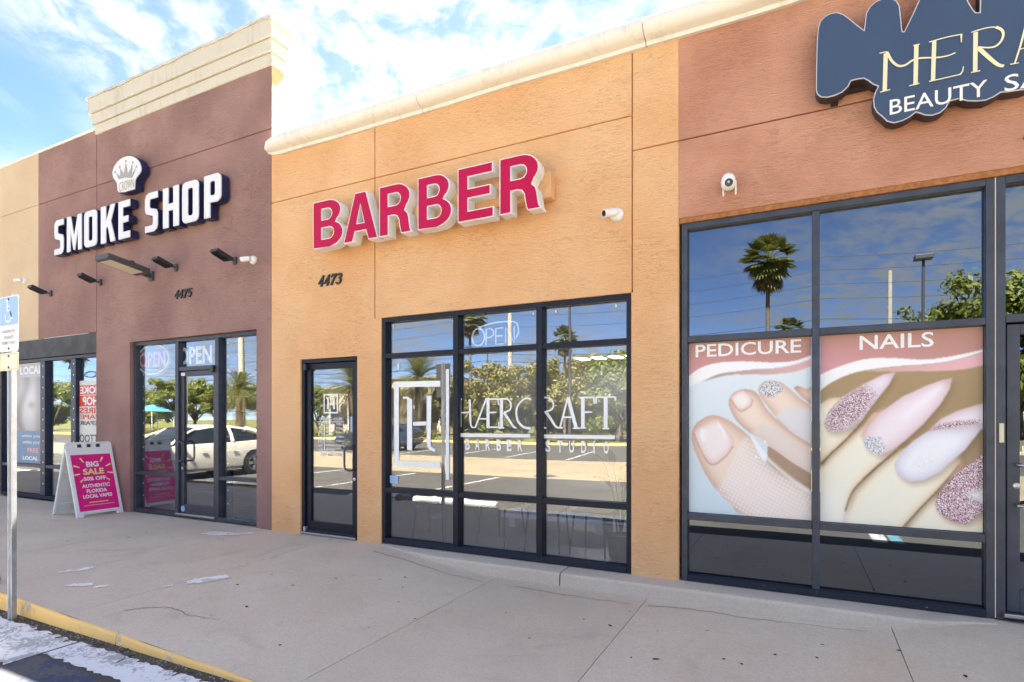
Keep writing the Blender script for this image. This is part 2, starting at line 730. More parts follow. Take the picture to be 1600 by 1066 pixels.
def vcol(name, rough=.45):
    m, nt, b = nmat(name)
    a = nt.nodes.new('ShaderNodeVertexColor')
    a.layer_name = 'print'
    nt.links.new(a.outputs[0], b.inputs['Base Color'])
    b.inputs['Roughness'].default_value = rough
    return m


def leafmat(name, c1, c2, scale=2.0):
    m, nt, b = nmat(name)
    n, l = nt.nodes, nt.links
    tc = n.new('ShaderNodeTexCoord')
    z = n.new('ShaderNodeTexNoise')
    z.inputs['Scale'].default_value = scale
    z.inputs['Detail'].default_value = 5
    l.new(tc.outputs['Object'], z.inputs['Vector'])
    mx = n.new('ShaderNodeMix')
    mx.data_type = 'RGBA'
    mr = n.new('ShaderNodeMapRange')
    mr.inputs['From Min'].default_value = .35
    mr.inputs['From Max'].default_value = .65
    l.new(z.outputs[0], mr.inputs['Value'])
    l.new(mr.outputs[0], mx.inputs[0])
    mx.inputs[6].default_value = (*c1, 1)
    mx.inputs[7].default_value = (*c2, 1)
    l.new(mx.outputs[2], b.inputs['Base Color'])
    b.inputs['Roughness'].default_value = .55
    tl = n.new('ShaderNodeBsdfTranslucent')
    l.new(mx.outputs[2], tl.inputs['Color'])
    ms = n.new('ShaderNodeMixShader')
    ms.inputs[0].default_value = .35
    l.new(b.outputs[0], ms.inputs[1])
    l.new(tl.outputs[0], ms.inputs[2])
    l.new(ms.outputs[0], n['Material Output'].inputs['Surface'])
    return m


MT = dict(
    orange=stucco('orange_stucco', (.82, .46, .225), (.87, .54, .29)),
    maroon=stucco('maroon_stucco', (.30, .172, .158), (.40, .245, .215), .95),
    rust=stucco('rust_stucco', (.53, .25, .165), (.68, .36, .245)),
    tan=stucco('tan_stucco', (.62, .47, .31), (.68, .53, .37), .7),
    reveal=plain('orange_joint_paint', (.40, .17, .06), .9),  # darker orange for the strips backing the barber wall joints
    reveal_m=plain('maroon_joint_paint', (.14, .055, .055), .9),
    soffit=plain('rough_brown_edge', (.36, .15, .05), .9, var=.3, vscale=25, bump=.8, bscale=50),
    cornice=streaked('cream_cornice', (.75, .725, .67), (.42, .37, .30), .36),
    cornice_y=streaked('pale_yellow_cornice', (.57, .535, .455), (.36, .32, .25), .4),
    flash=plain('metal_flashing', (.6, .58, .52), .45, .3, var=.15, vscale=5, bump=.2, bscale=8),
    white=plain('white_paint', (.80, .80, .78), .5, var=.05),
    roof=plain('grey_roof_membrane', (.20, .195, .185), .7),
    frame=plain('bronze_black_aluminium', (.008, .011, .022), .42, .0, var=.25, vscale=6, bump=.06, bscale=30, spec=.3),
    framegrey=plain('worn_grey_bronze_aluminium', (.048, .055, .075), .42, .3, var=.2, vscale=8, bump=.06, bscale=30),
    navyframe=plain('navy_steel', (.018, .025, .055), .45, .1, var=.3, vscale=8),
    steel=plain('brushed_steel', (.45, .45, .45), .3, .9),
    black=plain('black_plastic', (.02, .02, .022), .45, var=.2),
    darkgrey=plain('dark_grey_metal', (.07, .07, .075), .5, .2),
    glass=glass('storefront_glass', (.92, .94, .96), .145),
    glassdark=glass('dark_tinted_glass', (.10, .13, .22), .19, (.80, .90, 1.0)),
    face_red=plain('red_acrylic', (.46, .004, .065), .5, var=.05, spec=.2),
    trim_pink=plain('white_trim', (.82, .74, .75), .4),
    ret_white=plain('white_return', (.74, .75, .74), .5, var=.1, vscale=6),
    face_white=plain('white_acrylic', (.70, .71, .74), .35, var=.05, vscale=6),
    ret_navy=plain('navy_return', (.012, .016, .07), .4, var=.2),
    sign_blue=plain('slate_blue_acrylic', (.040, .068, .13), .34, var=.05, vscale=2),
    sign_edge=plain('silver_trim', (.55, .55, .6), .4),
    sign_brown=plain('dark_brown_return', (.035, .022, .028), .5),
    gold=plain('gold_letter_vinyl', (.80, .74, .47), .4),
    cream=plain('ivory_letter_vinyl', (.84, .83, .77), .4),
    vinyl=plain('frosted_white_vinyl', (.84, .86, .88), .55, var=.04),
    vinyl_b=plain('bright_white_vinyl', (.87, .87, .87), .5),
    grey_print=plain('grey_print', (.34, .33, .33), .6),
    gold_print=plain('bronze_print', (.40, .30, .16), .6),
    concrete=concrete('sidewalk_concrete', (.67, .56, .445), (.74, .64, .525), stain=.5, speck=.65, bump=.5),
    step=concrete('step_concrete', (.58, .50, .415), (.64, .565, .48), stain=.5),
    asphalt=concrete('worn_asphalt', (.075, .070, .064), (.105, .097, .086), stain=.5, speck=.8, bump=.5),
    aisle=concrete('pale_worn_asphalt', (.28, .225, .15), (.35, .285, .19), stain=.4, speck=.6, bump=.4),
    yellow=worn_paint('yellow_kerb_paint', (.86, .55, .19), (.50, .44, .36), .36, 6),
    wpaint=worn_paint('scuffed_white_paint', (.74, .75, .77), (.40, .40, .41), .52, 5),
    wline=worn_paint('white_line_paint', (.55, .53, .48), (.1, .1, .1), .5, 5),
    bpaint=worn_paint('scuffed_blue_paint', (.035, .055, .11), (.09, .09, .095), .60, 5),
    patch=worn_paint('white_spill', (.86, .85, .83), (.62, .54, .46), .58, 9),
    sill=worn_paint('chipped_sill_paint', (.009, .013, .028), (.34, .34, .35), .24, 14),
    gum=plain('black_gum', (.02, .02, .02), .8),
    crack=plain('crack_dirt', (.05, .043, .036), .95),
    litter=plain('dry_leaf', (.10, .06, .03), .9, var=.3),
    grass=leafmat('lawn', (.17, .19, .04), (.30, .27, .08), .35),
    road=concrete('road_asphalt', (.10, .095, .09), (.13, .125, .115), stain=.4, scale=.3),
    leaf=leafmat('leaf', (.10, .14, .022), (.24, .24, .05)),
    leaf2=leafmat('olive_leaf', (.16, .15, .045), (.30, .26, .09)),
    leafy=leafmat('yellow_leaf', (.24, .20, .03), (.10, .13, .03), 4),
    palm=leafmat('palm_leaf', (.08, .11, .022), (.25, .23, .06)),
    palmdry=leafmat('dry_palm_leaf', (.26, .19, .08), (.15, .11, .05)),
    bark=plain('bark', (.16, .12, .085), .95, var=.3, vscale=8, bump=.8, bscale=20),
    pole=plain('concrete_pole', (.42, .38, .31), .85, var=.1),
    wire=plain('black_wire', (.03, .03, .03), .6),
    wallpale=plain('pale_far_wall', (.55, .46, .36), .85),
    wallgrey=plain('grey_far_wall', (.22, .21, .20), .85),
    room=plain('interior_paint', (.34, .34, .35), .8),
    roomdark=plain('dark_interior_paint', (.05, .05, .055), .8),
    tile=plain('interior_floor', (.36, .37, .40), .35, var=.08, vscale=2),
    plasticwhite=plain('white_moulded_plastic', (.78, .78, .76), .4, var=.03),
    pink=plain('pink_poster', (.78, .012, .22), .35, var=.06, vscale=2),
    paleyellow=plain('pale_yellow_print', (.86, .74, .25), .5),
    adablue=plain('sun_faded_blue', (.30, .46, .72), .4, var=.05),
    adawhite=plain('sign_white', (.80, .80, .80), .4, var=.03),
    adayellow=plain('faded_yellow_sign', (.80, .72, .48), .4),
    galv=plain('galvanised_steel', (.46, .48, .51), .42, .75, var=.15, vscale=14),
    neonred=plain('red_sign_tube', (.88, .36, .33), .35),
    neonwhite=plain('white_neon_tube', (.92, .92, .93), .25),
    redprint=plain('red_print', (.70, .07, .04), .5),
    paper=plain('paper_white', (.72, .71, .67), .6),
    lcblue=plain('pale_blue_print', (.16, .28, .44), .5),
    carwhite=plain('white_car_paint', (.80, .74, .63), .25, var=.02, coat=1),
    cardark=plain('dark_blue_car_paint', (.02, .03, .05), .25, var=.02, coat=1),
    carglass=plain('car_glass', (.012, .016, .02), .05, spec=.8),
    tyre=plain('tyre_rubber', (.018, .018, .018), .85),
    tail=plain('tail_lamp_red', (.45, .01, .01), .2),
    headl=plain('head_lamp', (.6, .62, .65), .1),
    woodfloor=plain('white_table_paint', (.7, .72, .74), .4),
    teal=plain('turquoise_canvas', (.07, .24, .36), .7),
    lens=plain('camera_lens', (.01, .01, .012), .1, spec=.8),
    led=plain('lamp_lens', (.62, .58, .45), .3),
)
# ceiling light diffuser, the only thing that gives off light
m, nt, b = nmat('lit_diffuser')
b.inputs['Emission Color'].default_value = (1, .97, .9, 1)
b.inputs['Emission Strength'].default_value = 2.6
MT['lit'] = m
MT['vprint'] = vcol('printed_poster')
# ================================================================ SETTING: ground, lot, sidewalk
LOT = -.15


def sstep(a, b, x):
    t = min(max((x - a) / (b - a), 0), 1)
    return t * t * (3 - 2 * t)


def walk_z(x, y):
    """sidewalk surface: level by the left shops, dipping to a kerb ramp in front of the barber and salon"""
    zf = -.005 - .125 * sstep(-4.35, -2.4, x) * (1 - sstep(.1, 1.25, x))
    zk = LOT + min(max(.135 - (x + 6.2) * .034, .004), .145)
    v = min(max(-y / 2.86, 0), 1)
    return zf + (zk - zf) * v


def struct(o):
    return tag(o, kind='structure')


def sheet(name, x0, x1, y0, y1, z, mat, parent=None):
    o = M().add([(x0, y0, z), (x1, y0, z), (x1, y1, z), (x0, y1, z)], [(0, 1, 2, 3)]).build(name, mat, parent)
    return o


struct(sheet('ground', -900, 900, -900, 900, LOT - .06, MT['grass']))
lot = struct(sheet('parking_lot', -130, 120, -27.6, -2.80, LOT, MT['asphalt']))
struct(sheet('driving_aisle', -130, 120, -15.2, -8.7, LOT + .004, MT['aisle']))
struct(sheet('road', -400, 400, -47, -36, LOT - .02, MT['road']))
mark = MT['wline']
k = 0
for i in range(-16, 14):
    x = -4.65 + i * 2.75
    if abs(x + 4.65) < .1 or abs(x - .85) < .2:
        continue
    sheet('stall_line', x - .05, x + .05, -8.4, -3.25, LOT + .004, mark, lot)
for i in range(-16, 14):
    x = -3.6 + i * 2.75
    o = M().add([(x - .05, -21.5, LOT + .004), (x + .05, -21.5, LOT + .004), (x + .05 + .9, -15.6, LOT + .004), (x - .05 + .9, -15.6, LOT + .004)],
                [(0, 1, 2, 3)]).build('stall_line', mark, lot)
# accessible stall in front of the salon: white and blue lines (seen in the salon glass)
sheet('stall_line', .85, 1.02, -8.4, -3.3, LOT + .004, mark, lot)
sheet('blue_stall_line', 1.06, 1.2, -8.4, -3.3, LOT + .004, plain('teal_line_paint', (.10, .22, .27), .8, var=.2), lot)
# white edge band, hatched aisle and blue bay beside the sign post


def ragged(x0, x1, y0, y1, n, amp, seed):
    r = random.Random(seed)
    top = [(x0 + (x1 - x0) * i / n, y1 + r.uniform(-amp, amp)) for i in range(n + 1)]
    bot = [(x0 + (x1 - x0) * i / n, y0 + r.uniform(-amp, amp)) for i in range(n + 1)]
    return bot + top[::-1]


flat = lambda z: (lambda u, v, w: (u, v, z))
M(flat(LOT + .004)).prism(ragged(-4.60, -2.2, -3.22, -2.99, 60, .012, 3), 0, None).build('white_edge_band', MT['wpaint'], lot)
M(flat(LOT + .004)).prism(ragged(-9.5, -4.62, -3.42, -3.0, 90, .016, 4), 0, None).build('white_edge_band', MT['wpaint'], lot)
M(flat(LOT + .004)).prism(ragged(-4.60, -2.1, -3.75, -3.26, 20, .02, 5), 0, None).build('blue_bay_paint', MT['bpaint'], lot)
for i in range(4):
    x = -5.5 - i * .95
    M(flat(LOT + .004)).prism([(x, -3.46), (x + .28, -3.46), (x - .7, -5.2), (x - .98, -5.2)], 0, None).build('hatch_stripe', MT['wpaint'], lot)
# broken edge of the asphalt along the kerb: grit and dry leaves
r = random.Random(11)
g = M()
for i in range(300):
    x = r.uniform(-7.5, -2.2)
    y = -2.915 - abs(r.gauss(0, .05))
    s = r.uniform(.003, .009)
    g.lathe((x, y, LOT), (0, 0, 1), [(0, s), (s * .6, s * .8), (s * .9, s * .3)], 5)
tag(g.build('kerb_grit', concrete('grit', (.42, .39, .36), (.2, .2, .2))), 'loose grit and crumbs along the foot of the yellow kerb', 'grit', kind='stuff')
g = M()
for i in range(45):
    x = r.uniform(-6.8, -2.6)
    y = -2.93 - abs(r.gauss(0, .07))
    a = r.uniform(0, 6.28)
    l, w = r.uniform(.012, .04), r.uniform(.003, .009)
    g.obox((x, y, LOT + .008), (math.cos(a) * l, math.sin(a) * l, r.uniform(-.004, .006)), (-math.sin(a) * w, math.cos(a) * w, 0), (0, 0, .0012))
tag(g.build('leaf_litter', MT['litter']), 'dry twigs and leaf litter in the gutter by the kerb', 'litter', kind='stuff')

# sidewalk: slabs between joints
walk = bpy.data.objects.new('sidewalk', None)
COL.objects.link(walk)
struct(walk)
tag(walk, 'worn beige concrete sidewalk in front of the shops', None)
joints = [-30, -18, -14.2, -11.2, -8.9, -7.6, -6.28, -5.04, -2.69, -1.2, .6, 2.2, 4.5, 9, 14]
M().box(-30, 14, -2.83, -.0, -.6, -.2).build('joint_base', MT['crack'], walk)
for a, b in zip(joints[:-1], joints[1:]):
    x0, x1 = a + .003, b - .003
    nx = max(2, int((x1 - x0) / .2)) if a > -9 and b < 3 else 4
    ny = 16
    q = M()
    y0, y1 = -2.879, .10
    vs = []
    for j in range(ny + 1):
        for i in range(nx + 1):
            x = x0 + (x1 - x0) * i / nx
            y = y0 + (y1 - y0) * j / ny
            vs.append((x, y, walk_z(x, y)))
    fs = [(j * (nx + 1) + i, j * (nx + 1) + i + 1, (j + 1) * (nx + 1) + i + 1, (j + 1) * (nx + 1) + i) for j in range(ny) for i in range(nx)]
    q.add(vs, fs)
    # skirts so every slab has thickness
    for i0 in (0, nx):
        for j in range(ny):
            p, p2 = vs[j * (nx + 1) + i0], vs[(j + 1) * (nx + 1) + i0]
            f = (0, 1, 2, 3) if i0 == nx else (3, 2, 1, 0)
            q.add([p, p2, (p2[0], p2[1], p2[2] - .1), (p[0], p[1], p[2] - .1)], [f[::-1]])
    q.build('slab', MT['concrete'], walk, smooth=30)
# kerb pieces, painted yellow
for a, b in ((-30, -12), (-12, -7.55), (-7.545, -4.335), (-4.325, -2.15)):
    n = max(4, int((b - a) / .15)) if a > -13 else 6
    prof = [(-2.908, None), (-2.905, -.022), (-2.899, -.006), (-2.888, .0005), (-2.880, .0008), (-2.880, None)]
    vs, fs = [], []
    for i in range(n + 1):
        x = a + (b - a) * i / n
        zt = walk_z(x, -2.86)
        wob = .004 * math.sin(x * 5.3) + .003 * math.sin(x * 13)
        for y, dz in prof:
            h = max(zt - LOT, .006)
            z = LOT - .03 if dz is None else max(zt + dz * min(1, h / .1), LOT - .01)
            vs.append((x, y + (wob if dz is not None and y < -2.87 else 0), z))
    m = len(prof)
    for i in range(n):
        for j in range(m - 1):
            fs.append((i * m + j, (i + 1) * m + j, (i + 1) * m + j + 1, i * m + j + 1))
    fs += [tuple(range(m))[::-1], tuple(n * m + j for j in range(m))]
    M().add(vs, fs).build('kerb_stone', MT['yellow'], walk, smooth=40)
# raised concrete step below the barber and salon windows
for si, (a, b) in enumerate(((-4.30, -2.035), (-2.022, 1.26))):
    n = 24
    prof = [(.12, .0), (-.175, -.003), (-.205, -.010), (-.222, -.03), (-.232, -.2), (.12, -.2)]
    vs, fs = [], []
    for i in range(n + 1):
        x = a + (b - a) * i / n
        e = sstep(-4.35, -3.4, x) * (1 - sstep(.75, 1.28, x))
        w = .004 * math.sin(x * 7)
        for y, dz in prof:
            vs.append((x, (y * (.35 + .65 * e) + w) if y < 0 else y, dz * (.4 + .6 * e) if dz > -.1 else dz))
    m = len(prof)
    fs = [(i * m + j, (i + 1) * m + j, (i + 1) * m + (j + 1) % m, i * m + (j + 1) % m) for i in range(n) for j in range(m)]
    fs += [tuple(range(m))[::-1], tuple(n * m + j for j in range(m))]
    M().add(vs, fs).build('step_stone', MT['step'], walk, smooth=35, fix=True)


def on_walk(loop, dz, name, mat, parent=walk):
    q = M(lambda u, v, w: (u, v, walk_z(u, v) + dz))
    return q.prism(loop, 0, None).build(name, mat, parent)


# worn white spills on the joint lines
for cx, cy, L_, W_, an, sd in ((-4.90, -1.80, .20, .085, 64, 1), (-6.25, -2.22, .15, .05, 70, 2), (-5.72, -2.45, .11, .05, 40, 3), (-5.52, -2.38, .06, .03, 60, 4), (-6.55, -.45, .26, .10, 12, 5), (-5.03, -1.35, .06, .010, 88, 6), (-5.02, -1.0, .10, .012, 90, 7), (-6.3, -.3, .12, .05, 30, 8), (-5.02, -2.1, .05, .02, 80, 9)):
    r = random.Random(sd)
    ca, sa = math.cos(R(an)), math.sin(R(an))
    lp = []
    for i in range(26):
        t = 2 * math.pi * i / 26
        u = L_ * math.copysign(abs(math.cos(t)) ** .6, math.cos(t)) * r.uniform(.82, 1.1)
        v = W_ * math.copysign(abs(math.sin(t)) ** .6, math.sin(t)) * r.uniform(.75, 1.15)
        lp.append((cx + u * ca - v * sa, cy + u * sa + v * ca))
    on_walk(lp, .004, 'white_spill', MT['patch'])
# gum spots
gm = M()
gm.prism([(math.cos(i * .7854) * (1 + .2 * math.sin(i * 2.1)), math.sin(i * .7854) * .8) for i in range(8)], 0, None)
gm.v = [(x, z, 0) for x, y, z in gm.v]
gme = gm.mesh('gum_spot', MT['gum'])
r = random.Random(21)
spots = [(-.62, -.78), (-.15, -1.02), (.1, -.95), (-.45, -1.25), (-2.15, -1.1), (-1.75, -1.5), (-1.3, -1.0), (-.85, -1.45), (-3.4, -.8), (-3.05, -1.35), (-2.9, -1.9), (-3.9, -1.2), (-1.25, -.62), (-.95, -.95)]
spots += [(r.uniform(-9, .9), r.uniform(-2.6, -.45)) for _ in range(34)]
for x, y in spots:
    o = bpy.data.objects.new('gum_spot', gme)
    COL.objects.link(o)
    o.location = (x, y, walk_z(x, y) + .003)
    s = r.uniform(.006, .015)
    o.scale = (s * r.uniform(1, 1.6), s, 1)
    o.rotation_euler = (0, 0, r.uniform(0, 6))
    put(o, walk)
# cracks
for pts in ([(-4.75, -2.62), (-4.6, -2.45), (-4.42, -2.40), (-4.2, -2.43), (-3.95, -2.37)], [(-1.15, -.42), (-.75, -.34), (-.4, -.36), (0, -.31), (.45, -.33)],
            [(-4.2, -.30), (-3.8, -.36), (-3.2, -.44), (-2.72, -.47)], [(-2.4, -.42), (-1.9, -.45), (-1.3, -.44)]):
    r = random.Random(len(pts))
    p2 = [(x, y + r.uniform(-.012, .012)) for x, y in spline(pts, 6, False)]
    on_walk(ribbon(p2, .007, .003), .003, 'crack', MT['crack'])

# ================================================================ SHOP UNITS
TAN = empty('shop_building', (-14.5, 3, 0), 'tan stucco end shop behind the blue parking sign, leftmost of the row', 'shop', 'row of shop units')
MAR = empty('shop_building', (-9.1, 3, 0), 'tall maroon stucco shop with stepped cream parapet and SMOKE SHOP lettering', 'shop', 'row of shop units')
ORA = empty('shop_building', (-3.6, 3, 0), 'orange stucco barber shop with rounded cream cornice', 'shop', 'row of shop units')
RUS = empty('shop_building', (2.5, 3, 0), 'rust red stucco salon with large posters in its windows', 'shop', 'row of shop units')
G = .006                                     # half joint width


def wallp(loop, mat, parent, y0=0.0, y1=.20, name='wall_panel', bevel=.006):
    return M().prism(loop, y0, y1).build(name, mat, parent, bevel=bevel)


def rect(x0, x1, z0, z1):
    return [(x0, z0), (x1, z0), (x1, z1), (x0, z1)]


XT, XM, XO, XR = -12.09, -6.182, -.972, 7.5
WZ = 2.63
# tan
wallp([(-19, -.1), (-13.6, -.1), (-13.6, 2.875), (XT, 2.875), (XT, 5.262 - G), (-19, 5.262 - G)], MT['tan'], TAN)
wallp(rect(-19, XT, 5.262 + G, 6.17), MT['tan'], TAN)
# maroon
wallp(rect(XT, -10.25 - G, 5.262 + G, 6.17), MT['maroon'], MAR)
wallp(rect(-10.25 + G, XM, 5.262 + G, 6.2), MT['maroon'], MAR)
wallp(rect(XT, -10.25 - G, 2.875, 5.262 - G), MT['maroon'], MAR)
SMX0, SMX1 = -9.33, -6.47
wallp([(-10.25 + G, -.1), (SMX0, -.1), (SMX0, WZ + .02), (SMX1, WZ + .02), (SMX1, -.1), (XM, -.1), (XM, 5.262 - G), (-10.25 + G, 5.262 - G)], MT['maroon'], MAR)
# orange
DX0, DX1, DZ = -5.66, -4.725, 2.205
BX0, BX1 = -4.36, -1.405
wallp(rect(XM, -4.455 - G, 4.28 + G, 4.92), MT['orange'], ORA)
wallp(rect(-4.455 + G, -1.395 - G, 4.28 + G, 4.92), MT['orange'], ORA)
wallp(rect(-1.395 + G, XO, 3.95 + G, 4.92), MT['orange'], ORA)
wallp([(XM, -.1), (DX0, -.1), (DX0, DZ), (DX1, DZ), (DX1, -.1), (BX0, -.1), (BX0, WZ), (-4.455 - G, WZ), (-4.455 - G, 4.28 - G), (XM, 4.28 - G)], MT['orange'], ORA)
wallp(rect(-4.455 + G, -1.395 - G, WZ, 4.28 - G), MT['orange'], ORA)
wallp([(BX1, -.1), (XO, -.1), (XO, 3.95 - G), (-1.395 + G, 3.95 - G), (-1.395 + G, WZ), (BX1, WZ)], MT['orange'], ORA)
# rust
wallp(rect(XO, XR, 3.95 + G, 4.92), MT['rust'], RUS)
wallp([(XO, 3.25), (4.6, 3.25), (4.6, -.1), (XR, -.1), (XR, 3.95 - G), (XO, 3.95 - G)], MT['rust'], RUS)
M().box(XO + .002, 4.6, .006, .17, 3.205, 3.249).build('window_head_edge', MT['soffit'], RUS, bevel=.004)
# joint backing strips, recessed
for x0, x1, z0, z1, mt, pr in ((-19, XT, 5.24, 5.29, 'tan', TAN), (XT, XM - .01, 5.24, 5.29, 'reveal_m', MAR), (-10.28, -10.22, 2.9, 5.239, 'reveal_m', MAR), (-10.28, -10.22, 5.291, 6.15, 'reveal_m', MAR),
                               (XM, -1.44, 4.255, 4.305, 'reveal', ORA), (-4.48, -4.43, 2.66, 4.254, 'reveal', ORA), (-4.48, -4.43, 4.306, 4.9, 'reveal', ORA),
                               (-1.42, -1.37, 2.66, 3.924, 'reveal', ORA), (-1.42, XO, 3.925, 3.975, 'reveal', ORA), (-1.42, -1.37, 3.976, 4.9, 'reveal', ORA), (XO, XR, 3.925, 3.975, 'reveal_m', RUS)):
    M().box(x0, x1, .014, .19, z0, z1).build('joint_strip', MT[mt], pr)
# maroon parapet return (painted like the barber), flashing, roofs
M().box(XM + .001, XM + .006, .004, .203, 4.95, 6.08).build('parapet_return', MT['orange'], MAR)
M().prism([(-10.2, 6.2), (XM, 6.2), (XM, 6.3), (-10.2, 6.3)], .02, .2).build('parapet_core', MT['maroon'], MAR)
M(lambda u, v, w: (w, u, v)).prism([(.2, 5.0), (1.6, 5.0), (.2, 6.05)], XM - .06, XM - .001).build('parapet_brace', MT['white'], MAR)
M(lambda u, v, w: (w, u, v)).prism([(.2, 5.0), (1.6, 5.0), (.2, 6.05)], -10.35, -10.29).build('parapet_brace', MT['white'], MAR)
M().box(-19, -10.27, -.012, .21, 6.172, 6.215).build('coping', MT['cornice'], TAN, bevel=.006)
# bodies, roofs, interior shells
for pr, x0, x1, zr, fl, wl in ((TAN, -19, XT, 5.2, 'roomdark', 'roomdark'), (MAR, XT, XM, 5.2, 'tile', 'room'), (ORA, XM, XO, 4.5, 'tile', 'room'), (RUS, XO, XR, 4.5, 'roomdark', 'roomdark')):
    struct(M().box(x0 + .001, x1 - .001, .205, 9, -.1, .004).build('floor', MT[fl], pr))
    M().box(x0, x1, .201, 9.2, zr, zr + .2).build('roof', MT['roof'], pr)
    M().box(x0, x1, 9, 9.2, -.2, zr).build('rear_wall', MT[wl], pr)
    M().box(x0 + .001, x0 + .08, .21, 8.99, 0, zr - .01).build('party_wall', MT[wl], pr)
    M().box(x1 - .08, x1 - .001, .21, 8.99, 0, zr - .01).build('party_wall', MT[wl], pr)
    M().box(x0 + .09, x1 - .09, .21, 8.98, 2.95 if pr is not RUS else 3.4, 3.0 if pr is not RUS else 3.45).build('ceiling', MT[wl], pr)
M().box(XT - .3, XM, 3.4, 3.5, 0, 2.9).build('partition_wall', MT['room'], MAR)

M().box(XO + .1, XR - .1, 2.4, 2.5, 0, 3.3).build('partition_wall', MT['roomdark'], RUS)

# stepped parapet cornice of the maroon shop: three stepping bands
CX0, CX1 = -10.235, XM + .002
for i, (z0, z1, p) in enumerate(((6.085, 6.235, .03), (6.24, 6.40, .065), (6.405, 6.64, .10))):
    # slightly sloping faces, like the foam trim of the photo
    f = M(lambda u, v, w: (w, u, v))
    f.prism([(-p + .012, z0), (.24, z0), (.24, z1), (-p, z1)], CX0 - p, CX1 + p).build('cornice_band', MT['cornice_y'], MAR, bevel=.012)
vs, fs = [], []
n = 40
for i in range(n + 1):
    x = CX0 - .115 + (CX1 - CX0 + .23) * i / n
    d = .010 * math.sin(i * .55) + .006 * math.sin(i * 1.7)
    vs += [(x, -.118, 6.622 + d), (x, -.118, 6.66), (x, .27, 6.665), (x, .27, 6.632)]
for i in range(n):
    for j in range(4):
        fs.append((i * 4 + j, (i + 1) * 4 + j, (i + 1) * 4 + (j + 1) % 4, i * 4 + (j + 1) % 4))
fs += [(3, 2, 1, 0), tuple(n * 4 + j for j in range(4))]
M().add(vs, fs).build('parapet_flashing', MT['flash'], MAR, fix=True)

# rounded cornice over barber and salon: segments with visible joints
prof = [(0.0, 4.865), (-.035, 4.865), (-.04, 4.90), (-.075, 4.905)] + [(-.09 + .145 * math.cos(R(a)), 5.055 + .150 * math.sin(R(a))) for a in range(-95, -271, -12)][0:0]
prof += [(-.07 - .095 * math.sin(R(a)), 4.997 - .09 * math.cos(R(a))) for a in range(8, 173, 12)] + [(-.05, 5.095), (.22, 5.11), (.22, 4.865)]
segs = [(XM - .055, -3.745, ORA), (-3.738, -1.262, ORA), (-1.255, 1.85, RUS), (1.857, XR, RUS)]
for a, b, pr in segs:
    n = 30
    vs, fs = [], []
    m = len(prof)
    for i in range(n + 1):
        x = a + (b - a) * i / n
        sag = .004 * math.sin(x * 1.9) + .003 * math.sin(x * 4.1)
        for j, (y, z) in enumerate(prof):
            k = 1.0
            if pr is ORA and a < -6 and i < 5:      # rounded left end
                k = math.sqrt(max(0, 1 - (1 - i / 5.0) ** 2)) * .6 + .4
                z = 4.985 + (z - 4.985) * k
                y = y * k if y < 0 else y
            vs.append((x, y, z + sag))
    for i in range(n):
        for j in range(m):
            fs.append((i * m + j, (i + 1) * m + j, (i + 1) * m + (j + 1) % m, i * m + (j + 1) % m))
    fs += [tuple(range(m))[::-1], tuple(n * m + j for j in range(m))]
    M().add(vs, fs).build('cornice_segment', MT['cornice'], pr, smooth=35, fix=True)


# ---------------------------------------------------------------- windows and doors
def bars(q, xs, zs, y0, y1):
    pass


def storefront(parent, name, x0, x1, z0, z1, yg, vert, horiz, fm, gm, face=.045, depth=.11, panes=None, outer=.05):
    """aluminium frame: outer ring, verticals (x, width), rails (xa, xb, z, height); panes as rectangles"""
    root = bpy.data.objects.new(name, None)
    COL.objects.link(root)
    root.location = ((x0 + x1) / 2, yg, z0)
    put(root, parent)
    y0, y1 = yg - depth * .55, yg + depth * .45
    M().box(x0, x0 + outer, y0, y1, z0, z1).build('frame_post', fm, root, bevel=.004)
    M().box(x1 - outer, x1, y0, y1, z0, z1).build('frame_post', fm, root, bevel=.004)
    M().box(x0 + outer, x1 - outer, y0 - .001, y1, z1 - outer, z1).build('frame_head', fm, root, bevel=.004)
    M().box(x0 + outer, x1 - outer, y0 - .012, y1, z0, z0 + .055).build('frame_sill', MT['sill'] if fm is not MT['framegrey'] or parent is RUS else fm, root, bevel=.006)
    for xa, w, za, zb in vert:
        M().box(xa - w / 2, xa + w / 2, y0 - .004, y1, za, zb).build('mullion', fm, root, bevel=.004)
    for xa, xb, z, h in horiz:
        M().box(xa, xb, y0 + .003, y1, z - h / 2, z + h / 2).build('rail', fm, root, bevel=.004)
    for xa, xb, za, zb in panes:
        M().box(xa - .01, xb + .01, yg, yg + .006, za - .01, zb + .01).build('pane', gm, root)
    return root


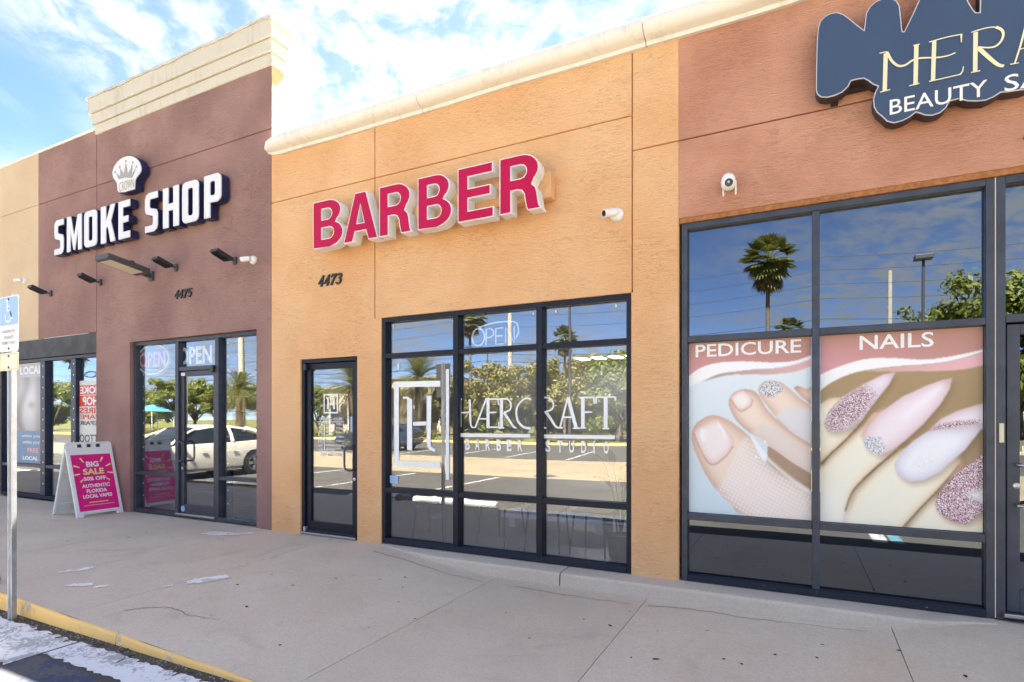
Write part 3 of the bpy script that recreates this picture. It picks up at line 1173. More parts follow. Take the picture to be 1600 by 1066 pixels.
def door(parent, x0, x1, z0, z1, yg, fm, gm, hinge, handle_x, push=True, bottom=.13):
    """glazed aluminium door: stiles, rails, pane, pull handle, lock"""
    d = bpy.data.objects.new('door', None)
    COL.objects.link(d)
    d.location = ((x0 + x1) / 2, yg, z0)
    put(d, parent)
    s = .075
    y0, y1 = yg - .03, yg + .015
    M().box(x0, x0 + s, y0, y1, z0, z1).build('stile', fm, d, bevel=.004)
    M().box(x1 - s, x1, y0, y1, z0, z1).build('stile', fm, d, bevel=.004)
    M().box(x0 + s, x1 - s, y0 + .001, y1, z1 - s, z1).build('top_rail', fm, d, bevel=.004)
    M().box(x0 + s, x1 - s, y0 + .001, y1, z0, z0 + bottom).build('bottom_rail', fm, d, bevel=.004)
    M().box(x0 + s - .01, x1 - s + .01, yg - .006, yg, z0 + bottom - .01, z1 - s + .01).build('pane', gm, d)
    hx = handle_x
    sg = -1 if hx > (x0 + x1) / 2 else 1
    p = [(hx, y0, 1.12), (hx, y0 - .05, 1.12), (hx + sg * .04, y0 - .065, 1.12), (hx + sg * .09, y0 - .065, 1.10), (hx + sg * .10, y0 - .065, 1.05), (hx + sg * .10, y0 - .065, .90), (hx + sg * .09, y0 - .065, .85), (hx + sg * .04, y0 - .065, .83), (hx, y0 - .05, .83), (hx, y0, .83)]
    M().tube(p, .0125, 8).build('handle', MT['darkgrey'] if push else MT['steel'], d, smooth=60)
    M().lathe((hx, y0 + .002, .72 if push else .97), (0, -1, 0), [(0, .022), (.008, .022), (.011, .014)], 14).build('lock', MT['steel'], d, smooth=40)
    M().box(x0 - .03, x1 + .03, yg - .10, yg + .06, z0 - .03, z0 - .002).build('threshold', MT['steel'], d, bevel=.005)
    return d


FR, FG, GL, GD = MT['frame'], MT['framegrey'], MT['glass'], MT['glassdark']
# barber window: three lights, transom row and low row
yg = .075
bm1, bm2 = -3.345, -2.350
zt, zl = 2.185, .625
win_b = storefront(ORA, 'window', BX0, BX1, .01, WZ - .004, yg, [(bm1, .065, .065, WZ - .055), (bm2, .065, .065, WZ - .055)],
                   [(xa, xb, z, h) for xa, xb in ((BX0 + .05, bm1 - .033), (bm1 + .033, bm2 - .033), (bm2 + .033, BX1 - .05)) for z, h in ((zt, .055), (zl, .06))], FR, GL,
                   panes=[(xa, xb, za, zb) for xa, xb in ((BX0 + .05, bm1 - .033), (bm1 + .033, bm2 - .033), (bm2 + .033, BX1 - .05)) for za, zb in ((.065, zl - .03), (zl + .03, zt - .028), (zt + .028, WZ - .055))])
# barber door
db = storefront(ORA, 'door_frame', DX0, DX1, .0, DZ - .003, .085, [], [], FR, GL, panes=[], outer=.045)
dr_b = door(ORA, DX0 + .05, DX1 - .05, .03, DZ - .055, .085, FR, GL, 0, DX1 - .09)
M().box(DX0 + .045, DX0 + .09, -.0, .05, DZ - .14, DZ - .06).build('hinge', MT['black'], dr_b, bevel=.005)
M().box(DX0 + .045, DX0 + .08, -.0, .05, .03, .09).build('hinge', MT['galv'], dr_b, bevel=.005)
# smoke shop storefront: window, door with transom, window
yg = .115
sm1, sm2 = -8.245, -7.345
smz = 2.19
win_m = storefront(MAR, 'window', SMX0, SMX1, .01, WZ + .016, yg, [(sm1, .075, .066, WZ - .035), (sm2, .075, .066, WZ - .035)],
                   [(sm1 + .038, sm2 - .038, smz, .06), (SMX0 + .05, sm1 - .038, .615, .05), (sm2 + .038, SMX1 - .05, .615, .05)], FG, GL,
                   panes=[(SMX0 + .05, sm1 - .038, .64, WZ - .04), (SMX0 + .05, sm1 - .038, .065, .59), (sm2 + .038, SMX1 - .05, .64, WZ - .04), (sm2 + .038, SMX1 - .05, .065, .59), (sm1 + .038, sm2 - .038, smz + .03, WZ - .04)])
dr_m = door(MAR, sm1 + .042, sm2 - .042, .07, smz - .034, yg, FG, GL, 0, sm1 + .085)
M().box(sm2 - .11, sm2 - .035, yg - .10, yg - .03, smz - .075, smz + .02).build('door_closer', MT['black'], dr_m, bevel=.006)
M().box(sm1 + .06, sm1 + .15, yg - .036, yg - .031, smz - .1, smz - .055).build('notice', MT['paper'], dr_m)
M().lathe((sm1 + .10, yg - .032, .125), (0, -1, 0), [(0, .045), (.004, .045)], 18).build('round_sticker', MT['adablue'], dr_m)
# perforated steel shutter rails behind the smoke shop glass, with horizontal rods
hole = M().lathe((0, 0, 0), (0, -1, 0), [(0, .014), (.002, .014)], 10).mesh('rail_hole', MT['paper'])
grille = bpy.data.objects.new('security_grille', None)
COL.objects.link(grille)
grille.location = (-7.9, .22, 0)
tag(grille, 'navy steel rod grille with pierced uprights behind the maroon shop glass', 'grille')
for xr in (SMX0 + .10, sm1 + .10, sm2 + .11):
    zlow = .04 if xr != sm1 + .10 else 2.22
    M().box(xr - .045, xr + .035, .155, .21, zlow, 2.6).build('upright', MT['navyframe'], grille)
    for k in range(13):
        z = .25 + k * .19
        if z > zlow:
            o = bpy.data.objects.new('rail_hole', hole)
            COL.objects.link(o)
            o.location = (xr - .01, .1545, z)
            put(o, grille)
for xa, xb in ((SMX0 + .1, sm1 - .04), (sm2 + .1, SMX1 - .02)):
    for k in range(13):
        M().tube([(xa, .19, .25 + k * .19), (xb, .19, .25 + k * .19)], .006, 6).build('rod', MT['navyframe'], grille)
for z in (.55, .38, 1.45):
    M().tube([(sm1 + .1, .19, z), (sm2 - .06, .19, z)], .006, 6).build('rod', MT['steel'], grille)
# tan shop window with dark fascia band
yg = .10
TX0, TX1 = -13.58, -10.262
win_t = storefront(TAN, 'window', TX0, TX1, .03, 2.535, yg, [(-12.03, .16, .09, 2.48), (-11.03, .15, .09, 2.48)], [(TX0 + .05, -12.11, .605, .055), (-11.95, -11.105, .605, .055), (-10.955, TX1 - .05, .605, .055)], MT['navyframe'], GL,
                   panes=[(xa, xb, za, zb) for xa, xb in ((TX0 + .05, -12.11), (-11.95, -11.105), (-10.955, TX1 - .05)) for za, zb in ((.085, .58), (.63, 2.485))])
M().box(-13.6, -10.262, .0, .2, 2.54, 2.868).build('fascia_board', plain('weathered_black_fascia', (.05, .052, .06), .7, var=.4, vscale=4, bump=.3, bscale=12), TAN, bevel=.006)
M().box(-13.6, -12.03 - .0, .012, .1, 2.868, 2.874).build('peeling_edge', MT['white'], TAN)
M().box(-11.9, -10.5, -.001, .1, 2.868, 2.8735).build('peeling_edge', MT['white'], TAN)
for xr in (-12.03, -11.03):
    for k in range(12):
        o = bpy.data.objects.new('rail_hole', hole)
        COL.objects.link(o)
        o.location = (xr + .02, .034, .3 + k * .19)
        put(o, win_t)
M().box(-10.262, -10.25 + G, .001, .2, -.05, 2.868).build('pier_edge', MT['maroon'], MAR)
# salon storefront
yg = .085
s0, s1, s2 = -.952, .116, 1.205
sz2, sz1 = 2.165, .578
win_s = storefront(RUS, 'window', s0, s2 + .055, .005, 3.203, yg, [(s1, .055, .06, 3.15)],
                   [(s0 + .05, s1 - .028, sz2, .055), (s0 + .05, s1 - .028, sz1, .06), (s1 + .028, s2 + .005, sz2, .055), (s1 + .028, s2 + .005, sz1, .06)], FG, GD,
                   panes=[(xa, xb, za, zb) for xa, xb in ((s0 + .05, s1 - .028), (s1 + .028, s2 + .005)) for za, zb in ((.06, sz1 - .03), (sz1 + .03, sz2 - .028), (sz2 + .028, 3.15))])
win_s2 = storefront(RUS, 'window', s2 + .062, 4.58, .005, 3.203, yg, [(2.40, .06, .06, 3.15)], [(s2 + .12, 2.37, sz2 + .01, .06), (2.43, 4.53, sz2, .06), (2.43, 4.53, sz1, .06)], FG, GD,
                    panes=[(s2 + .115, 2.37, sz2 + .04, 3.15), (2.43, 4.53, sz2 + .03, 3.15), (2.43, 4.53, sz1 + .03, sz2 - .03), (2.43, 4.53, .06, sz1 - .03)], outer=.055)
M().box(s2 + .0555, s2 + .0615, yg - .062, yg - .02, .01, 3.2).build('sealant_bead', plain('cream_sealant', (.62, .52, .44), .8), win_s)
dr_s = door(RUS, s2 + .13, 2.36, .06, sz2 - .03, yg, FG, GD, 0, s2 + .185, push=False, bottom=.16)
M().box(s2 + .078, s2 + .106, yg - .073, yg - .06, 1.28, 1.42).build('alarm_contact', plain('ivory_plastic', (.70, .64, .45), .5), win_s2, bevel=.004)
M().prism(rect(s2 + .24, s2 + .46, 1.28, 1.46), yg - .009, None).build('card_sticker', MT['paper'], dr_s)
M().prism([(s2 + .25 + .07, 1.38)] and [(s2 + .29 + .03 * math.cos(i * .5236), 1.385 + .018 * math.sin(i * .5236)) for i in range(12)], yg - .0105, None).build('card_mark', MT['redprint'], dr_s)
M().prism(rect(s2 + .25, s2 + .34, 1.30, 1.345), yg - .0105, None).build('card_mark', MT['lcblue'], dr_s)
M().prism(rect(s2 + .22, s2 + .46, 1.19, 1.255), yg - .009, None).build('pay_sticker', MT['vinyl_b'], dr_s)
M().prism([(s2 + .31 + .075 * math.cos(i * .35), 1.10 + .06 * math.sin(i * .35)) for i in range(18)], yg - .009, None).build('alarm_sticker', MT['adablue'], dr_s)
M().text('VISA', s2 + .25, s2 + .36, 1.425, 1.45, yg - .0105).build('card_mark', MT['lcblue'], dr_s)
M().prism(rect(s2 + .26, s2 + .48, 1.93, 2.03), yg - .009, None).build('blue_sticker', MT['adablue'], dr_s)
# ================================================================ SIGNS ON THE WALLS
GLY = {
    'B': [[(0, 0), (.56, 0)] + arc(.56, .272, .44, .272, -90, 62, 10) + arc(.52, .745, .41, .255, -48, 90, 10) + [(0, 1)],
          [(.30, .185), (.55, .185)] + arc(.55, .30, .14, .115, -85, 85, 6) + [(.55, .415), (.30, .415)],
          [(.30, .595), (.50, .595)] + arc(.50, .705, .13, .11, -85, 85, 6) + [(.50, .815), (.30, .815)]],
    'A': [[(0, 0), (.27, 0), (.345, .2), (.655, .2), (.73, 0), (1, 0), (.66, 1), (.34, 1)], [(.40, .37), (.60, .37), (.50, .74)]],
    'R': [[(0, 0), (.29, 0), (.29, .385), (.45, .385), (.55, .36), (.605, .29), (.63, .16), (.66, .05), (.69, 0), (1, 0), (1, .035), (.965, .07), (.94, .17), (.92, .3), (.88, .39), (.80, .45)]
          + arc(.53, .725, .43, .275, -42, 90, 10) + [(0, 1)],
          [(.29, .585), (.52, .585)] + arc(.52, .70, .14, .115, -85, 85, 6) + [(.52, .815), (.29, .815)]],
    'E': [[(0, 0), (1, 0), (1, .19), (.30, .19), (.30, .415), (.92, .415), (.92, .60), (.30, .60), (.30, .81), (.98, .81), (.98, 1), (0, 1)]],
}


def rr(x0, x1, z0, z1, rx, ry, n=4):
    return arc(x1 - rx, z0 + ry, rx, ry, -90, 0, n) + arc(x1 - rx, z1 - ry, rx, ry, 0, 90, n) + arc(x0 + rx, z1 - ry, rx, ry, 90, 180, n) + arc(x0 + rx, z0 + ry, rx, ry, 180, 270, n)


SMK = {
    'S': [[(0, 0), (.72, 0), (.93, .06), (1, .16), (1, .46), (.9, .555), (.45, .615), (.40, .66), (.40, .77), (.44, .81), (1, .81), (1, 1), (.28, 1), (.07, .94), (0, .84), (0, .56), (.1, .46), (.55, .395), (.6, .36), (.6, .23), (.56, .19), (0, .19)]],
    'M': [[(0, 0), (.27, 0), (.27, .56), (.43, .02), (.57, .02), (.73, .56), (.73, 0), (1, 0), (1, 1), (.71, 1), (.5, .44), (.29, 1), (0, 1)]],
    'O': [rr(0, 1, 0, 1, .26, .13), rr(.38, .62, .19, .81, .06, .03, 2)],
    'K': [[(0, 0), (.38, 0), (.38, .36), (.46, .43), (.64, 0), (1, 0), (.70, .56), (.98, 1), (.64, 1), (.38, .6), (.38, 1), (0, 1)]],
    'E': [[(0, 0), (1, 0), (1, .2), (.42, .2), (.42, .41), (.86, .41), (.86, .60), (.42, .60), (.42, .8), (1, .8), (1, 1), (0, 1)]],
    'H': [[(0, 0), (.38, 0), (.38, .4), (.62, .4), (.62, 0), (1, 0), (1, 1), (.62, 1), (.62, .6), (.38, .6), (.38, 1), (0, 1)]],
    'P': [[(0, 0), (.38, 0), (.38, .34), (.74, .34)] + arc(.74, .47, .26, .13, -90, 0, 4) + arc(.74, .87, .26, .13, 0, 90, 4) + [(0, 1)], rr(.38, .62, .52, .82, .06, .03, 2)],
}

# BARBER: red faced channel letters on a raceway
sg = empty('shop_sign', (-3.7, 0, 3.6), 'red faced BARBER channel letters with white sides on the orange wall', 'shop sign', 'shop name signs')
YF, YB = -.255, -.125
for ch, a, b in (('B', 489.5, 536.5), ('A', 537, 591), ('R', 593, 643.5), ('B', 653, 706.5), ('E', 715.5, 771.5), ('R', 780.8, 845)):
    x0, x1 = on_wall(a, 500, YF)[0], on_wall(b, 500, YF)[0]
    lp = fit(GLY[ch], x0, x1, 3.468, 4.022)
    body = M().prism(lp, YF, YB).build('letter', MT['ret_white'], sg)
    ins = [inset(l, .0055, i > 0) for i, l in enumerate(lp)]
    M().prism(lp, YF - .004, YF - .0005).build('letter_trim', MT['trim_pink'], body)
    M().prism([inset(l, .010, i > 0) for i, l in enumerate(lp)], YF - .0065, YF - .0045).build('letter_face', MT['face_red'], body)
M().box(-5.02, -2.165, -.122, -.002, 3.615, 3.865).build('raceway', MT['orange'], sg, bevel=.006)

# SMOKE SHOP: white faces, navy returns
sg = empty('shop_sign', (-9.0, 0, 4.2), 'white SMOKE SHOP block letters with navy sides on the maroon wall', 'shop sign', 'shop name signs')
YF, YB = -.135, -.03
for ch, a, b in (('S', 85.5, 100.8), ('M', 105, 129), ('O', 132, 153), ('K', 158, 182), ('E', 185.5, 204.5), ('S', 227, 247.8), ('H', 255, 281), ('O', 285, 312), ('P', 319.5, 347)):
    x0, x1 = on_wall(a, 500, YF)[0], on_wall(b, 500, YF)[0]
    lp = fit(SMK[ch], x0, x1, 4.205, 4.80)
    body = M().prism(lp, YF + .002, YB).build('letter', MT['ret_navy'], sg)
    M().prism([inset(l, .008, i > 0) for i, l in enumerate(lp)], YF - .012, YF + .0015).build('letter_face', MT['face_white'], body, bevel=.005)
    if ch in 'MHO':
        M().box((x0 + x1) / 2 - .02, (x0 + x1) / 2 + .02, YB, -.001, 4.45, 4.5).build('stud', MT['black'], body)
# crown sign
sg = empty('crown_sign', (-9.2, 0, 4.9), 'domed white crown emblem with navy sides above the SMOKE SHOP letters', 'shop sign', 'shop name signs')
YF = -.135
z1 = [(585, 235), (597, 198), (622, 166), (655, 147), (690, 145), (722, 164), (739, 200), (737, 232), (716, 260), (709, 275), (706, 322), (650, 339), (620, 340), (613, 332), (609, 290), (590, 262)]
ol = [on_wall(x * .3, 200 + y * .3, YF) for x, y in z1]
ol = spline(ol[:9], 3, False) + ol[9:]
ol = ol[::-1]
bd = M().prism(ol, YF + .001, -.03).build('emblem_body', MT['ret_navy'], sg)
M().prism(inset(ol, .012), YF - .008, YF + .0005).build('emblem_face', MT['face_white'], bd)
cp = lambda pts: [on_wall(x * .3, 200 + y * .3, YF) for x, y in pts]
M().prism(cp([(622, 270), (608, 236), (616, 242), (628, 252), (630, 226), (627, 208), (638, 222), (648, 238), (655, 200), (659, 178), (664, 200), (670, 238), (682, 216), (693, 186), (694, 210), (690, 238), (703, 224), (712, 205), (706, 230), (695, 258), (690, 262), (655, 260)]), YF - .0105, None).build('crown_print', MT['grey_print'], bd)
dots = M()
for x, y in ((604, 232), (627, 205), (659, 174), (695, 181), (714, 203)):
    c = cp([(x, y)])[0]
    dots.prism([(c[0] + .022 * math.cos(i * .7854), c[1] + .022 * math.sin(i * .7854)) for i in range(8)], YF - .0105, None)
dots.build('crown_pearl', MT['grey_print'], bd)
a, b = cp([(624, 315)])[0], cp([(702, 262)])[0]
M().text('CROWN', a[0], b[0], a[1] - .06, a[1] + .085, YF - .0105).build('lettering', MT['gold_print'], bd)

# salon sign: cloud-shaped blue cabinet
sg = empty('shop_sign', (1.4, 0, 3.7), 'slate blue cloud shaped beauty salon sign with gold lettering on the rust wall', 'shop sign', 'shop name signs')
YF = -.16
zz = lambda pts: [on_wall(1270 + x * .20625, y * .20625, YF) for x, y in pts]
left = [(22, 690), (24, 500), (28, 330), (36, 225), (52, 165), (90, 125), (135, 100), (185, 92), (235, 108), (285, 145), (335, 187), (386, 226)]
lobe2 = [(386, 226), (392, 180), (400, 105), (430, 50), (480, 8), (540, -14), (600, -12), (640, 8), (660, 45), (668, 110), (676, 200), (682, 238)]
up3 = [(690, 238), (720, 180), (770, 75), (830, -60), (900, -150), (1000, -190), (1090, -150), (1150, -50), (1185, 20), (1215, 70), (1235, 93), (1262, 93)]
up4 = [(1264, 60), (1266, -120), (1320, -230), (1480, -300), (1700, -330)]
bot = [(1700, 690), (1600, 682), (1540, 690), (1480, 700), (1425, 703), (1370, 738), (1310, 764), (1240, 770), (1170, 768), (1108, 751), (1040, 768), (1012, 818), (965, 858), (905, 878), (850, 876), (800, 858), (780, 854), (735, 890), (680, 918), (615, 936), (560, 922), (528, 890), (482, 852), (460, 810), (455, 755), (468, 705), (492, 656)]
bot2 = [(492, 656), (455, 642), (418, 614), (386, 597), (330, 604), (290, 616), (272, 655), (225, 700), (165, 728), (105, 742), (58, 738), (32, 716)]
ol = zz(left) + zz(lobe2)[1:] + zz(up3) + zz(up4)
rt = [(2.30, 4.75), (2.42, 4.5), (2.40, 4.1), (2.25, 3.9), (2.0, 3.86)]
bo = zz(bot) + zz(bot2)[1:]
ol = (ol[:-1] + rt + bo[1:])[::-1]
bd = M().prism(ol, YF + .006, -.055).build('sign_cabinet', MT['sign_brown'], sg, fix=True)
M().prism(inset(ol, .0015), YF, YF + .0055).build('sign_edge', MT['sign_edge'], bd)
M().prism(inset(ol, .0085), YF - .003, YF - .0005).build('sign_face', MT['sign_blue'], bd)
for x in (.22, .9, 1.7):
    M().box(x, x + .05, -.055, -.002, 3.955 if x < .5 else 3.96, 4.0 if x < .5 else 4.05).build('bracket', MT['black'], sg)
M().box(.12, 2.3, -.053, -.012, 4.02, 4.10).build('mounting_rail', MT['black'], sg)
YL = YF - .006
q = M()
S = lambda pts, w0, w1=None, n=6: q.prism(ribbon(spline(zz(pts), n, False) if len(pts) > 2 else zz(pts), w0 * .76, w1 and w1 * .85), YL - .0004 * (len(q.f) % 97) / 4, None)
q2 = q
# M
S([(552, 408), (544, 690)], .036); S([(505, 408), (548, 398), (562, 398)], .010); S([(508, 703), (585, 684)], .010)
S([(560, 400), (600, 470), (650, 505), (700, 498), (750, 465), (800, 448), (880, 443), (960, 440), (1030, 425), (1080, 404)], .024, .009)
S([(783, 345), (776, 650)], .036); S([(758, 352), (810, 340)], .010); S([(728, 656), (808, 636)], .010)
# E
S([(918, 315), (908, 618)], .034); S([(880, 326), (1000, 292), (1128, 266)], .010); S([(1122, 266), (1122, 330)], .016, .006)
S([(878, 625), (1000, 598), (1120, 570)], .010); S([(1110, 572), (1132, 545), (1140, 505)], .016, .005)
q.build('lettering', MT['gold'], bd)
q = M()
S = lambda pts, w0, w1=None, n=6: q.prism(ribbon(spline(zz(pts), n, False) if len(pts) > 2 else zz(pts), w0 * .76, w1 and w1 * .85), YL - .0004 * (len(q.f) % 97) / 4, None)
S([(1232, 248), (1228, 548)], .034); S([(1198, 250), (1290, 222), (1360, 210), (1400, 216)], .010); S([(1196, 556), (1266, 542)], .010)
S([(1385, 212), (1425, 232), (1440, 265), (1425, 315), (1385, 355), (1330, 368), (1250, 362)], .024, .010)
S([(1250, 365), (1330, 440), (1400, 495), (1445, 505)], .036, .022)
S([(1525, 490), (1570, 350), (1620, 160), (1640, 120)], .012, .018); S([(1490, 497), (1555, 486)], .009); S([(1560, 385), (1660, 355)], .009)
S([(1640, 120), (1700, 300), (1760, 440)], .034); S([(1730, 440), (1795, 430)], .009)
q.build('lettering', MT['gold'], bd)
# BEAUTY SALON, one letter row following the sign
z0, zt_ = zz([(585, 828)])[0], zz([(1320, 690)])[0]
xB = [(582, 672, 828, 716), (700, 795, 808, 690), (808, 930, 788, 660), (952, 1058, 748, 640), (1085, 1182, 718, 615), (1200, 1320, 694, 578)]
a, b = zz([(582, 828)])[0], zz([(1320, 690)])[0]
M().text('BEAUTY', a[0], b[0], 3.722, 3.835, YL).build('lettering', MT['cream'], bd)
a = zz([(1450, 640)])[0]
M().text('SALON', a[0], a[0] + .62, 3.722, 3.835, YL).build('lettering', MT['cream'], bd)

# street numbers: slanted slab digits
DIG = {
    '4': [[(.52, 0), (.85, 0), (.80, .08), (.80, .22), (1, .22), (1, .34), (.80, .34), (.80, 1), (.62, 1), (0, .34), (0, .22), (.58, .22), (.58, .08)], [(.58, .34), (.22, .34), (.58, .74)]],
    '7': [[(.18, 0), (.5, 0), (.56, .3), (.7, .55), (1, .86), (1, 1), (.12, 1), (.02, .72), (.14, .74), (.24, .83), (.68, .83), (.40, .5), (.24, .25)]],
    '3': [spline([(0, .18), (.1, .05), (.4, 0), (.75, .06), (.95, .27), (.86, .47), (.62, .55), (.82, .66), (.88, .82), (.7, .96), (.4, 1), (.15, .94), (.05, .82), (.2, .78), (.4, .88), (.6, .82), (.58, .66), (.35, .57), (.35, .5), (.62, .44), (.66, .26), (.5, .12), (.3, .12), (.18, .22)], 3)],
    '5': [[(.1, .2), (.22, .12), (.4, .1), (.62, .2), (.66, .36), (.55, .5), (.36, .54), (.1, .46), (.14, 1), (.9, 1), (.86, .84), (.3, .84), (.3, .63), (.55, .66), (.82, .58), (.95, .38), (.9, .16), (.66, .02), (.36, 0), (.1, .06)]],
    '1': [[(.15, 0), (.9, 0), (.9, .1), (.68, .12), (.68, 1), (.5, 1), (.15, .85), (.2, .76), (.42, .8), (.42, .12), (.15, .1)]],
}
for txt, x0, x1, z0, z1, lab in (('4473', -5.345, -4.955, 3.09, 3.225, 'black street number 4473 on the orange wall above the barber door'), ('4475', -8.20, -7.80, 3.21, 3.335, 'black street number 4475 on the maroon wall below the lamps'),
                                 ('4471', 1.40, 1.79, 3.40, 3.535, 'black street number cut off at the right edge on the rust wall')):
    sn = empty('street_number', (x0, 0, z0), lab, 'number', 'street numbers')
    w = (x1 - x0) / 4
    for i, c in enumerate(txt):
        lp = [[(u + .28 * (v - z0), v) for u, v in l] for l in fit(DIG[c], x0 + i * w, x0 + i * w + w * .86, z0, z1)]
        M().prism(lp, -.022, -.004).build('digit', MT['black'], sn, fix=True)

# ================================================================ LAMPS AND CAMERAS ON THE WALLS
def floodlight(x, z, s, label, yaw=0, tint=None):
    e = empty('flood_light', (x, 0, z), label, 'lamp', 'wall flood lights')
    M().box(x - .03, x + .03, -.03, -.001, z - .05, z + .05).build('wall_plate', MT['darkgrey'], e, bevel=.004)
    M().tube([(x, -.02, z), (x - .01, -.07, z + .0), (x - .02, -.12, z + .01)], .012, 8).build('arm', MT['darkgrey'], e, smooth=60)
    c = Vector((x - .02, -.20, z + .035))
    fx = Vector((.085 * s, 0, 0))
    fy = Vector((.012, .12 * s, -.045 * s))
    nz = -fx.cross(fy).normalized()
    h = M().obox(c, fx, fy, nz * .022).build('housing', MT['black'], e, bevel=.006)
    M().obox(c - nz * .0235, fx * .86, fy * .84, nz * .002).build('lens_plate', MT['led'], h)
    fin = M()
    for k in range(6):
        fin.obox(c + nz * .03 + fx * (-.75 + .3 * k), fx * .03, fy * .8, nz * .008)
    fin.build('cooling_fins', MT['black'], h)


for px, py, s, lab in ((57, 456, .9, 'small black flood light on the tan and maroon wall seam, leftmost of four'), (134, 438, .85, 'small black flood light left of the big area lamp'),
                       (252, 414, .88, 'small black flood light just right of the big area lamp'), (344, 403, .9, 'small black flood light beside the white camera, rightmost of four')):
    X, Z = on_wall(px, py, -.2)
    floodlight(X + .05, Z, s, lab)
X0, Z0 = on_wall(233, 431, -.05)
e = empty('area_light', (X0, 0, Z0), 'large flat grey area lamp on an arm under the SMOKE SHOP letters', 'lamp')
M().box(X0 - .05, X0 + .05, -.035, -.001, Z0 - .07, Z0 + .07).build('wall_plate', MT['darkgrey'], e, bevel=.004)
M().tube([(X0, -.03, Z0), (X0, -.14, Z0 + .01)], .035, 10).build('arm', MT['darkgrey'], e, smooth=50)
hs = M().obox((X0, -.42, Z0 + .075), (.17, 0, 0), (0, .29, -.045), (0, .006, .04)).build('housing', MT['darkgrey'], e, bevel=.015)
M().obox((X0, -.44, Z0 + .036), (.135, 0, 0), (0, .22, -.036), (0, .0005, .003)).build('lens_plate', MT['led'], hs)
M().lathe((X0, -.30, Z0 + .10), (0, 0, 1), [(0, .045), (.05, .04), (.06, .03)], 14).build('photocell', MT['black'], e, smooth=50)


def bullet_camera(px, py, label, body_dir, s=1.0, Y=-.1):
    X, Z = on_wall(px, py, Y)
    e = empty('security_camera', (X, 0, Z), label, 'camera', 'security cameras')
    bx = X + .07
    M().lathe((bx, -.001, Z), (0, -1, 0), [(0, .062 * s), (.02, .062 * s), (.04, .05 * s), (.05, .03 * s)], 18).build('base', MT['plasticwhite'], e, smooth=40)
    d = Vector(body_dir).normalized()
    p0 = Vector((bx, -.05, Z))
    j = p0 + Vector((-.01, -.035, 0))
    M().tube([p0, j], .018 * s, 10).build('arm', MT['plasticwhite'], e, smooth=60)
    b = M().lathe(j - d * .03, d, [(0, .025 * s), (.01, .036 * s), (.12 * s, .036 * s), (.13 * s, .034 * s)], 16).build('housing', MT['plasticwhite'], e, smooth=40)
    M().lathe(j - d * .03 + d * .128 * s, d, [(0, .029 * s), (.006, .026 * s)], 14).build('lens', MT['lens'], b)
    return e


bullet_camera(948, 333, 'white bullet camera on the orange wall right of the BARBER letters', (-.62, -.75, -.22), 1.05)
bullet_camera(381, 405, 'small white bullet camera on the maroon wall near the orange shop', (-.8, -.5, -.12), .95)
bullet_camera(27, 438, 'small white bullet camera on the tan wall', (-.8, -.5, -.1), .95)
X, Z = on_wall(1138, 287, -.08)
e = empty('security_camera', (X, 0, Z), 'white egg shaped camera with two antennas on the rust wall', 'camera', 'security cameras')
M().lathe((X, -.001, Z + .02), (0, -1, 0), [(0, .045), (.03, .045), (.045, .03)], 16).build('base', MT['plasticwhite'], e, smooth=40)
hd = M().lathe((X, -.085, Z - .06), (0, 0, 1), [(0, .02), (.012, .042), (.035, .056), (.07, .06), (.105, .055), (.13, .04), (.145, .015)], 20).build('housing', MT['plasticwhite'], e, smooth=60)
M().lathe((X + .01, -.135, Z - .012), (.1, -1, -.15), [(0, .034), (.012, .03), (.014, .02)], 16).build('lens', MT['lens'], hd, smooth=30)
M().lathe((X + .01, -.148, Z - .012), (.1, -1, -.15), [(0, .012), (.003, .010)], 12).build('lens_ring', MT['steel'], hd)
for dx in (-.042, .058):
    M().tube([(X + dx, -.06, Z + .02), (X + dx, -.075, Z - .10)], .007, 8).build('antenna', MT['plasticwhite'], e, smooth=60)

# ================================================================ LETTERING ON THE GLASS
YV = .0735            # just in front of the barber panes
bz = lambda pts: [on_wall(600 + x * .24375, 560 + y * .24375, YV) for x, y in pts]


def vin(name, polys, mat, parent, Y=YV - .002):
    q = M()
    for i, p in enumerate(polys):
        q.prism(p, Y - .00035 * i, None)
    return q.build(name, mat, parent)


def st(pts, w0, w1=None, n=6):
    p = bz(pts)
    return ribbon(spline(p, n, False) if len(pts) > 2 else p, w0, w1)


# big H mark in its open square, left pane
o = bz([(65, 150), (362, 144), (362, 182), (96, 184), (96, 658), (362, 664), (362, 702), (65, 690)])
vin('vinyl_logo', [o, bz([(397, 72), (418, 68), (418, 782), (397, 778)]),
                   st([(165, 262), (165, 590)], .072), st([(122, 252), (150, 254), (172, 268)], .02, .03), bz([(188, 408), (272, 405), (272, 430), (188, 432)]),
                   st([(290, 240), (288, 520), (296, 570), (330, 592)], .066, .03)], MT['vinyl'], win_b)
# studio name in serif capitals, split by the mullion
th, tn = .038, .016
word1 = [st([(487, 266), (488, 440)], .034), st([(468, 264), (500, 262)], tn), st([(550, 264), (555, 400), (562, 438), (582, 444)], .028, .012), st([(496, 349), (548, 346)], tn),
         st([(585, 446), (655, 262)], .019), st([(610, 388), (668, 388)], tn), st([(668, 262), (668, 440)], th), st([(650, 262), (734, 262)], tn), st([(734, 262), (734, 295)], tn), st([(668, 348), (722, 346)], tn), st([(660, 442), (738, 442)], tn), st([(738, 442), (738, 408)], tn),
         st([(755, 262), (755, 446)], th), st([(738, 262), (790, 262), (815, 290), (808, 330), (770, 348)], .016, .02), st([(772, 348), (800, 390), (832, 438), (850, 446)], .030, .018), st([(740, 446), (772, 446)], tn),
         st([(942, 258), (900, 262), (862, 300), (850, 350), (862, 405), (900, 442), (944, 448)], .016, .026)]
